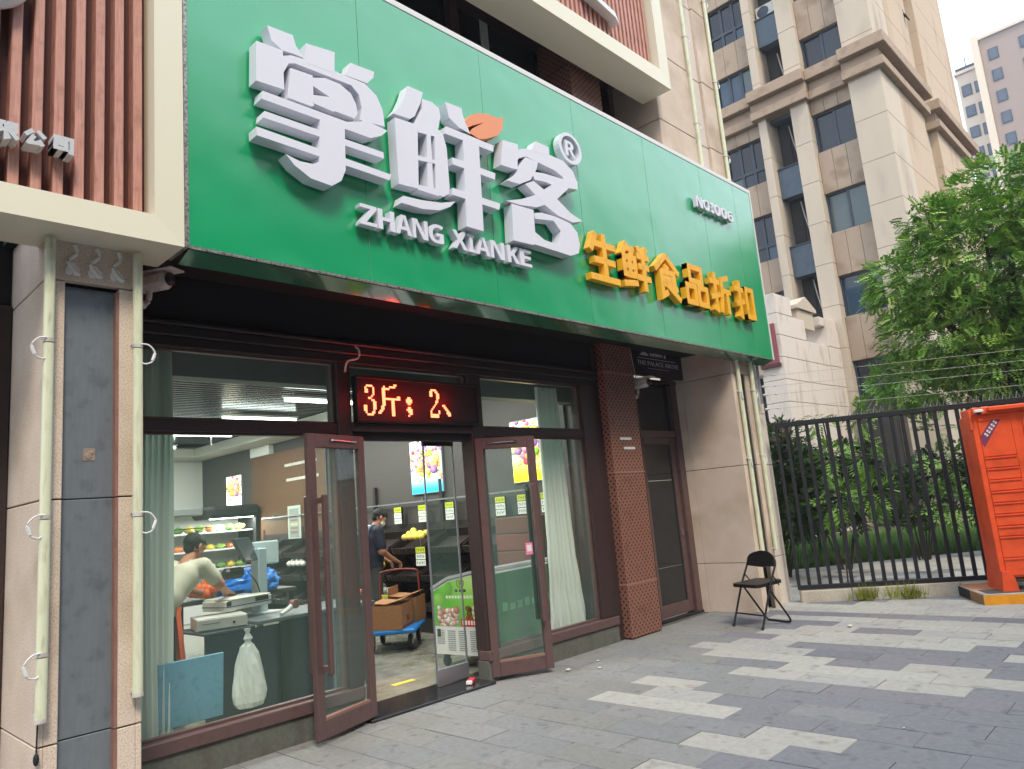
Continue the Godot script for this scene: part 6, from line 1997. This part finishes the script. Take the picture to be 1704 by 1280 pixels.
# ---------------------------------------------------------------- people
# one smooth skin round tapered bones: [a, b, radius a, radius b, colour]
func skin(st: SurfaceTool, bones: Array, cell: float, k: float) -> void:
	var lo := Vector3(1e9, 1e9, 1e9)
	var hi := -lo
	for b in bones:
		var r := maxf(b[2], b[3]) + cell * 3.0
		for p in [b[0], b[1]]:
			lo = lo.min(p - Vector3.ONE * r)
			hi = hi.max(p + Vector3.ONE * r)
	var n := Vector3i(((hi - lo) / cell).ceil()) + Vector3i.ONE
	var field := PackedFloat32Array()
	field.resize(n.x * n.y * n.z)
	field.fill(1.0)
	var owner := PackedByteArray()
	owner.resize(field.size())
	var near := PackedFloat32Array()
	near.resize(field.size())
	near.fill(1.0)
	for bi in bones.size():
		var b: Array = bones[bi]
		var a: Vector3 = b[0]
		var ab: Vector3 = b[1] - a
		var l2 := maxf(ab.length_squared(), 1e-9)
		var r := maxf(b[2], b[3]) + k + cell * 2.0
		var i0 := Vector3i(((a.min(b[1]) - Vector3.ONE * r - lo) / cell).floor()).clamp(Vector3i.ZERO, n - Vector3i.ONE)
		var i1 := Vector3i(((a.max(b[1]) + Vector3.ONE * r - lo) / cell).ceil()).clamp(Vector3i.ZERO, n - Vector3i.ONE)
		for z in range(i0.z, i1.z + 1):
			for y in range(i0.y, i1.y + 1):
				var row := (z * n.y + y) * n.x
				for x in range(i0.x, i1.x + 1):
					var q := lo + Vector3(x, y, z) * cell - a
					var t := clampf(q.dot(ab) / l2, 0.0, 1.0)
					var d: float = (q - ab * t).length() - lerpf(b[2], b[3], t)
					var f := field[row + x]
					if d < near[row + x]:
						near[row + x] = d
						owner[row + x] = bi
					var h := maxf(k - absf(f - d), 0.0) / k
					field[row + x] = minf(f, d) - h * h * k * 0.25
	# surface nets
	var at := {}
	var pts := PackedVector3Array()
	var cols := PackedColorArray()
	var sx := 1
	var sy := n.x
	var sz := n.x * n.y
	var corner := [0, sx, sy, sx + sy, sz, sx + sz, sy + sz, sx + sy + sz]
	for z in n.z - 1:
		for y in n.y - 1:
			var row := (z * n.y + y) * n.x
			for x in n.x - 1:
				var i := row + x
				var f0 := field[i]
				if f0 > cell * 2.5 or f0 < -cell * 2.5: continue
				var mask := 0
				for c in 8:
					if field[i + corner[c]] < 0.0: mask |= 1 << c
				if mask == 0 or mask == 255: continue
				var p := Vector3.ZERO
				var m := 0
				for e in [[0, 1], [2, 3], [4, 5], [6, 7], [0, 2], [1, 3], [4, 6], [5, 7], [0, 4], [1, 5], [2, 6], [3, 7]]:
					var fa := field[i + corner[e[0]]]
					var fb := field[i + corner[e[1]]]
					if (fa < 0.0) == (fb < 0.0): continue
					var t := fa / (fa - fb)
					var ca := Vector3(e[0] & 1, (e[0] >> 1) & 1, e[0] >> 2)
					var cb := Vector3(e[1] & 1, (e[1] >> 1) & 1, e[1] >> 2)
					p += ca.lerp(cb, t)
					m += 1
				at[i] = pts.size()
				pts.append(lo + (Vector3(x, y, z) + p / m) * cell)
				cols.append(bones[owner[i]][4])
	st.set_smooth_group(0)
	var ax := [[sx, sy, sz], [sy, sz, sx], [sz, sx, sy]]
	for i in at:
		for a in ax:
			var j: int = i + a[0]
			if (field[i] < 0.0) == (field[j] < 0.0): continue
			var q := [i, i - a[1], i - a[1] - a[2], i - a[2]]
			if not (at.has(q[1]) and at.has(q[2]) and at.has(q[3])): continue
			if field[i] >= 0.0: q.reverse()
			for o in [0, 2, 1, 0, 3, 2]:
				st.set_color(cols[at[q[o]]])
				st.add_vertex(pts[at[q[o]]])
	st.set_smooth_group(-1)

func lin(c: Color) -> Color:
	return c.srgb_to_linear()

func hand(wrist: Vector3, dir: Vector3, palm: Vector3, c: Color, thumb_side: float, curl: float) -> Array:   # bones of a hand; palm: the way the palm faces
	var d := dir.normalized()
	var s := d.cross(palm).normalized() * thumb_side
	var pn := s.cross(d).normalized() * thumb_side
	var out := []
	var kn := wrist + d * 0.085
	for f in 4:
		var off := s * (0.03 - f * 0.02)
		out.append([wrist + d * 0.015 + off * 0.6, kn + off, 0.016, 0.0125, c])
		var l: float = [0.040, 0.045, 0.042, 0.032][f]
		var p1 := kn + off + (d * cos(curl * 0.5) + pn * sin(curl * 0.5)) * l
		var p2 := p1 + (d * cos(curl) + pn * sin(curl)) * l * 0.7
		var p3 := p2 + (d * cos(curl * 1.5) + pn * sin(curl * 1.5)) * l * 0.5
		out.append([kn + off, p1, 0.0095, 0.009, c])
		out.append([p1, p2, 0.009, 0.008, c])
		out.append([p2, p3, 0.008, 0.007, c])
	var t0 := wrist + d * 0.025 + s * 0.024
	var t1 := t0 + (d * 0.7 + s * 0.7 + pn * 0.3) * 0.042
	out.append([t0, t1, 0.014, 0.011, c])
	out.append([t1, t1 + (d * 0.9 + s * 0.3 + pn * 0.4) * 0.032, 0.0105, 0.008, c])
	return out

func head_bones(c: Vector3, f: Vector3, up: Vector3, sk: Color) -> Array:   # c: middle of the skull, f: where the face looks
	var s := f.cross(up).normalized()
	var o := []
	o.append([c + up * 0.035 - f * 0.02, c + up * 0.03 + f * 0.02, 0.082, 0.078, sk])
	o.append([c - up * 0.02 + f * 0.03, c - up * 0.075 + f * 0.055, 0.066, 0.04, sk])
	o.append([c - up * 0.09 + f * 0.07, c - up * 0.095 + f * 0.075, 0.024, 0.02, sk])
	for q in [-1.0, 1.0]:
		o.append([c - up * 0.05 + f * 0.02 + s * 0.045 * q, c - up * 0.085 + f * 0.06 + s * 0.02 * q, 0.028, 0.022, sk])
		o.append([c + up * 0.02 + f * 0.083 + s * 0.02 * q, c + up * 0.018 + f * 0.07 + s * 0.055 * q, 0.012, 0.012, sk])
		o.append([c - up * 0.022 + f * 0.07 + s * 0.045 * q, c - up * 0.03 + f * 0.055 + s * 0.055 * q, 0.018, 0.018, sk])
		o.append([c + up * 0.012 - f * 0.012 + s * 0.086 * q, c - up * 0.03 - f * 0.004 + s * 0.083 * q, 0.013, 0.009, sk])
		o.append([c + up * 0.018 - f * 0.022 + s * 0.094 * q, c - up * 0.012 - f * 0.026 + s * 0.092 * q, 0.008, 0.007, sk])
	o.append([c + up * 0.01 + f * 0.094, c - up * 0.03 + f * 0.112, 0.01, 0.013, sk])
	o.append([c - up * 0.033 + f * 0.1 - s * 0.012, c - up * 0.033 + f * 0.1 + s * 0.012, 0.009, 0.009, sk])
	o.append([c - up * 0.056 + f * 0.093 - s * 0.016, c - up * 0.056 + f * 0.093 + s * 0.016, 0.0075, 0.0075, lin(rgb(160, 92, 82))])
	o.append([c - up * 0.067 + f * 0.09 - s * 0.012, c - up * 0.067 + f * 0.09 + s * 0.012, 0.0075, 0.0075, lin(rgb(160, 92, 82))])
	return o

func person(label: String, at: Vector3, turn: float) -> Node3D:
	var p := base("person", at, turn)
	tag(p, label, "person")
	return p

func body_mat() -> StandardMaterial3D:
	if not MT.has("body"):
		MT.body = mat(Color.WHITE, 0.75)
		MT.body.vertex_color_use_as_albedo = true
	return MT.body

func eyes(p: Node3D, c: Vector3, f: Vector3, up: Vector3) -> void:
	var s := f.cross(up).normalized()
	for q in [-1.0, 1.0]:
		var st := S()
		ball(st, c + up * 0.001 + f * 0.079 + s * 0.032 * q, Vector3(0.011, 0.008, 0.011), 6)
		put(st, "eye", mat_once("eye_white", rgb(190, 186, 180)), p)
		var ir := S()
		ball(ir, c + up * 0.001 + f * 0.087 + s * 0.032 * q, Vector3(0.005, 0.006, 0.005), 5)
		put(ir, "iris", mat_once("iris", rgb(30, 22, 18)), p)

func hair(p: Node3D, c: Vector3, f: Vector3, up: Vector3, low: float) -> void:
	var st := S()
	var k := lin(rgb(20, 18, 20))
	var s := f.cross(up).normalized()
	var b := [[c + up * 0.052 - f * 0.03, c + up * 0.055 + f * 0.035, 0.084, 0.07, k], [c + up * 0.02 - f * 0.05, c - up * low - f * 0.055, 0.066, 0.045, k]]
	for q in [-1.0, 1.0]:
		b.append([c + up * 0.04 - f * 0.01 + s * 0.05 * q, c + up * 0.0 - f * 0.02 + s * 0.066 * q, 0.05, 0.022, k])
		b.append([c + up * 0.085 + f * 0.03 + s * 0.03 * q, c + up * 0.07 + f * 0.07 + s * 0.03 * q, 0.035, 0.022, k])
	skin(st, b, 0.0075, 0.02)
	put(st, "hair", body_mat(), p)

func build_people() -> void:
	# in each person's own frame: z forward, x to their left
	var sk := lin(rgb(176, 122, 94))
	# the seller in the cream T-shirt, bent over the work table
	var a := person("person in a cream T-shirt and orange apron bending over the work table behind the counter", Vector3(2.40, 0.02, -1.40), deg_to_rad(116))
	a.scale = Vector3.ONE * 0.95
	var cream := lin(rgb(196, 192, 170))
	var dark := lin(rgb(36, 36, 44))
	var hip := Vector3(0, 0.93, -0.08)
	var chest := Vector3(0, 1.20, 0.19)
	var neck := Vector3(0, 1.345, 0.32)
	var hc := Vector3(0, 1.46, 0.42)
	var hf := Vector3(0.0, -0.42, 0.9).normalized()
	var hu := Vector3(0, 0.9, 0.42).normalized()
	var B := []
	for q in [-1.0, 1.0]:
		B.append([Vector3(0.10 * q, 0.90, -0.08), Vector3(0.11 * q, 0.48, -0.03), 0.098, 0.066, dark])
		B.append([Vector3(0.11 * q, 0.48, -0.03), Vector3(0.115 * q, 0.08, -0.07), 0.064, 0.044, dark])
		B.append([Vector3(0.115 * q, 0.045, -0.09), Vector3(0.125 * q, 0.04, 0.08), 0.045, 0.038, lin(rgb(28, 28, 30))])
		B.append([hip + Vector3(0.075 * q, 0, 0), hip + Vector3(0.08 * q, 0.12, 0.06), 0.125, 0.13, cream])
		B.append([hip + Vector3(0.075 * q, 0.12, 0.06), chest + Vector3(0.09 * q, 0, 0), 0.13, 0.125, cream])
		B.append([chest + Vector3(0.08 * q, 0.02, 0.02), neck + Vector3(0.12 * q, -0.06, -0.01), 0.12, 0.075, cream])
		var sh := neck + Vector3(0.19 * q, -0.05, 0.0)
		var el := Vector3(0.27 * q, 1.12, 0.43)
		var wr := Vector3(0.14 * q, 1.03, 0.67)
		B.append([sh, sh.lerp(el, 0.62), 0.075, 0.068, cream])
		B.append([sh.lerp(el, 0.5), el, 0.048, 0.042, sk])
		B.append([el, wr, 0.043, 0.028, sk])
		B.append([wr, wr + Vector3(-0.02 * q, -0.01, 0.04), 0.027, 0.025, sk])
	B.append([neck + Vector3(0, -0.04, -0.01), hc + Vector3(0, -0.06, -0.03), 0.062, 0.055, sk])
	var st := S()
	skin(st, B, 0.014, 0.035)
	skin(st, head_bones(hc, hf, hu, sk), 0.0065, 0.016)
	for q in [-1.0, 1.0]:
		skin(st, hand(Vector3(0.135 * q, 1.025, 0.70), Vector3(-0.2 * q, -0.35, 0.9), Vector3(0, -1, -0.2), sk, -q, 0.8), 0.0045, 0.008)
	put(st, "body", body_mat(), a)
	hair(a, hc, hf, hu, 0.03)
	eyes(a, hc, hf, hu)
	var ap := S()
	ap.set_smooth_group(0)
	var AP := func(i: int, j: int) -> Vector3:
		var u := float(i) / 12.0 - 0.5
		var v := float(j) / 10.0
		var half := lerpf(0.19, 0.24, v)
		var ang := u * 3.4
		return Vector3(sin(ang) * half * 1.15, lerpf(0.98, 0.42, v) - 0.0, cos(ang) * half * 0.72 - 0.06 + (0.05 if j == 0 else 0.03) + 0.012 * sin(u * 22.0) * v)
	for i in 12:
		for j in 10:
			quad(ap, AP.call(i, j + 1), AP.call(i + 1, j + 1), AP.call(i + 1, j), AP.call(i, j))
	put(ap, "apron", mat(rgb(236, 92, 34), 0.6), a)
	# the man in navy with a mask, picking from the rack
	var b := person("person in navy polo shirt, grey trousers and white face mask at the produce rack", Vector3(6.0, 0.02, -3.55), deg_to_rad(78))
	var navy := lin(rgb(24, 28, 44))
	var grey := lin(rgb(66, 68, 66))
	hc = Vector3(0, 1.515, 0.13)
	hf = Vector3(0.1, -0.55, 0.83).normalized()
	hu = hf.cross(Vector3(-1, 0, 0.1)).normalized()
	if hu.y < 0: hu = -hu
	B = []
	for q in [-1.0, 1.0]:
		B.append([Vector3(0.095 * q, 0.86, 0.0), Vector3(0.10 * q, 0.47, 0.02), 0.10, 0.074, grey])
		B.append([Vector3(0.10 * q, 0.47, 0.02), Vector3(0.105 * q, 0.10, -0.02), 0.072, 0.058, grey])
		B.append([Vector3(0.105 * q, 0.045, -0.05), Vector3(0.12 * q, 0.04, 0.12), 0.046, 0.038, lin(rgb(26, 26, 28))])
		B.append([Vector3(0.075 * q, 0.90, 0.0), Vector3(0.08 * q, 1.05, 0.01), 0.125, 0.125, navy])
		B.append([Vector3(0.08 * q, 1.05, 0.01), Vector3(0.09 * q, 1.24, 0.02), 0.125, 0.125, navy])
		B.append([Vector3(0.08 * q, 1.24, 0.02), Vector3(0.12 * q, 1.35, 0.02), 0.115, 0.075, navy])
		var sh := Vector3(0.19 * q, 1.345, 0.03)
		var el := Vector3(0.25 * q, 1.08, 0.05)
		var wr := Vector3(0.16 * q, 0.95, 0.24)
		B.append([sh, sh.lerp(el, 0.75), 0.076, 0.07, navy])
		B.append([sh.lerp(el, 0.6), el, 0.046, 0.042, sk])
		B.append([el, wr, 0.042, 0.028, sk])
		B.append([wr, wr + Vector3(-0.01 * q, -0.01, 0.03), 0.027, 0.025, sk])
	B.append([Vector3(0, 1.36, 0.04), hc + Vector3(0, -0.06, -0.02), 0.062, 0.056, sk])
	st = S()
	skin(st, B, 0.014, 0.035)
	skin(st, head_bones(hc, hf, hu, sk), 0.0065, 0.016)
	for q in [-1.0, 1.0]:
		skin(st, hand(Vector3(0.155 * q, 0.945, 0.265), Vector3(-0.1 * q, -0.5, 0.8), Vector3(0, -0.8, -0.5), sk, -q, 0.9), 0.0045, 0.008)
	put(st, "body", body_mat(), b)
	hair(b, hc, hf, hu, 0.02)
	eyes(b, hc, hf, hu)
	var mk := S()
	var ms := hf.cross(hu).normalized()
	skin(mk, [[hc - hu * 0.03 + hf * 0.085, hc - hu * 0.085 + hf * 0.07, 0.04, 0.034, lin(rgb(216, 220, 226))], [hc - hu * 0.05 + hf * 0.05 - ms * 0.05, hc - hu * 0.05 + hf * 0.05 + ms * 0.05, 0.03, 0.03, lin(rgb(216, 220, 226))]], 0.0075, 0.02)
	put(mk, "face_mask", body_mat(), b)
	var sp := S()
	for q in [-1.0, 1.0]:
		tube(sp, arc([Vector3(0.13 * q, 1.15, -0.13), Vector3(0.12 * q, 1.38, -0.07), Vector3(0.115 * q, 1.425, 0.03), Vector3(0.12 * q, 1.33, 0.115), Vector3(0.13 * q, 1.15, 0.15)], 4), 0.02, 6)
	put(sp, "backpack_strap", mat(rgb(92, 100, 120), 0.8), b)
	var co := S()
	tube(co, arc([Vector3(-0.075, 1.40, 0.05), Vector3(0, 1.425, -0.035), Vector3(0.075, 1.40, 0.05)], 4), 0.016, 6)
	put(co, "collar", mat(rgb(206, 208, 204), 0.8), b)
	var bp := S()
	cbox(bp, Vector3(0, 1.16, -0.19), Vector3(0.28, 0.40, 0.13), 0.05)
	put(bp, "backpack", mat(rgb(40, 46, 62), 0.8), b)
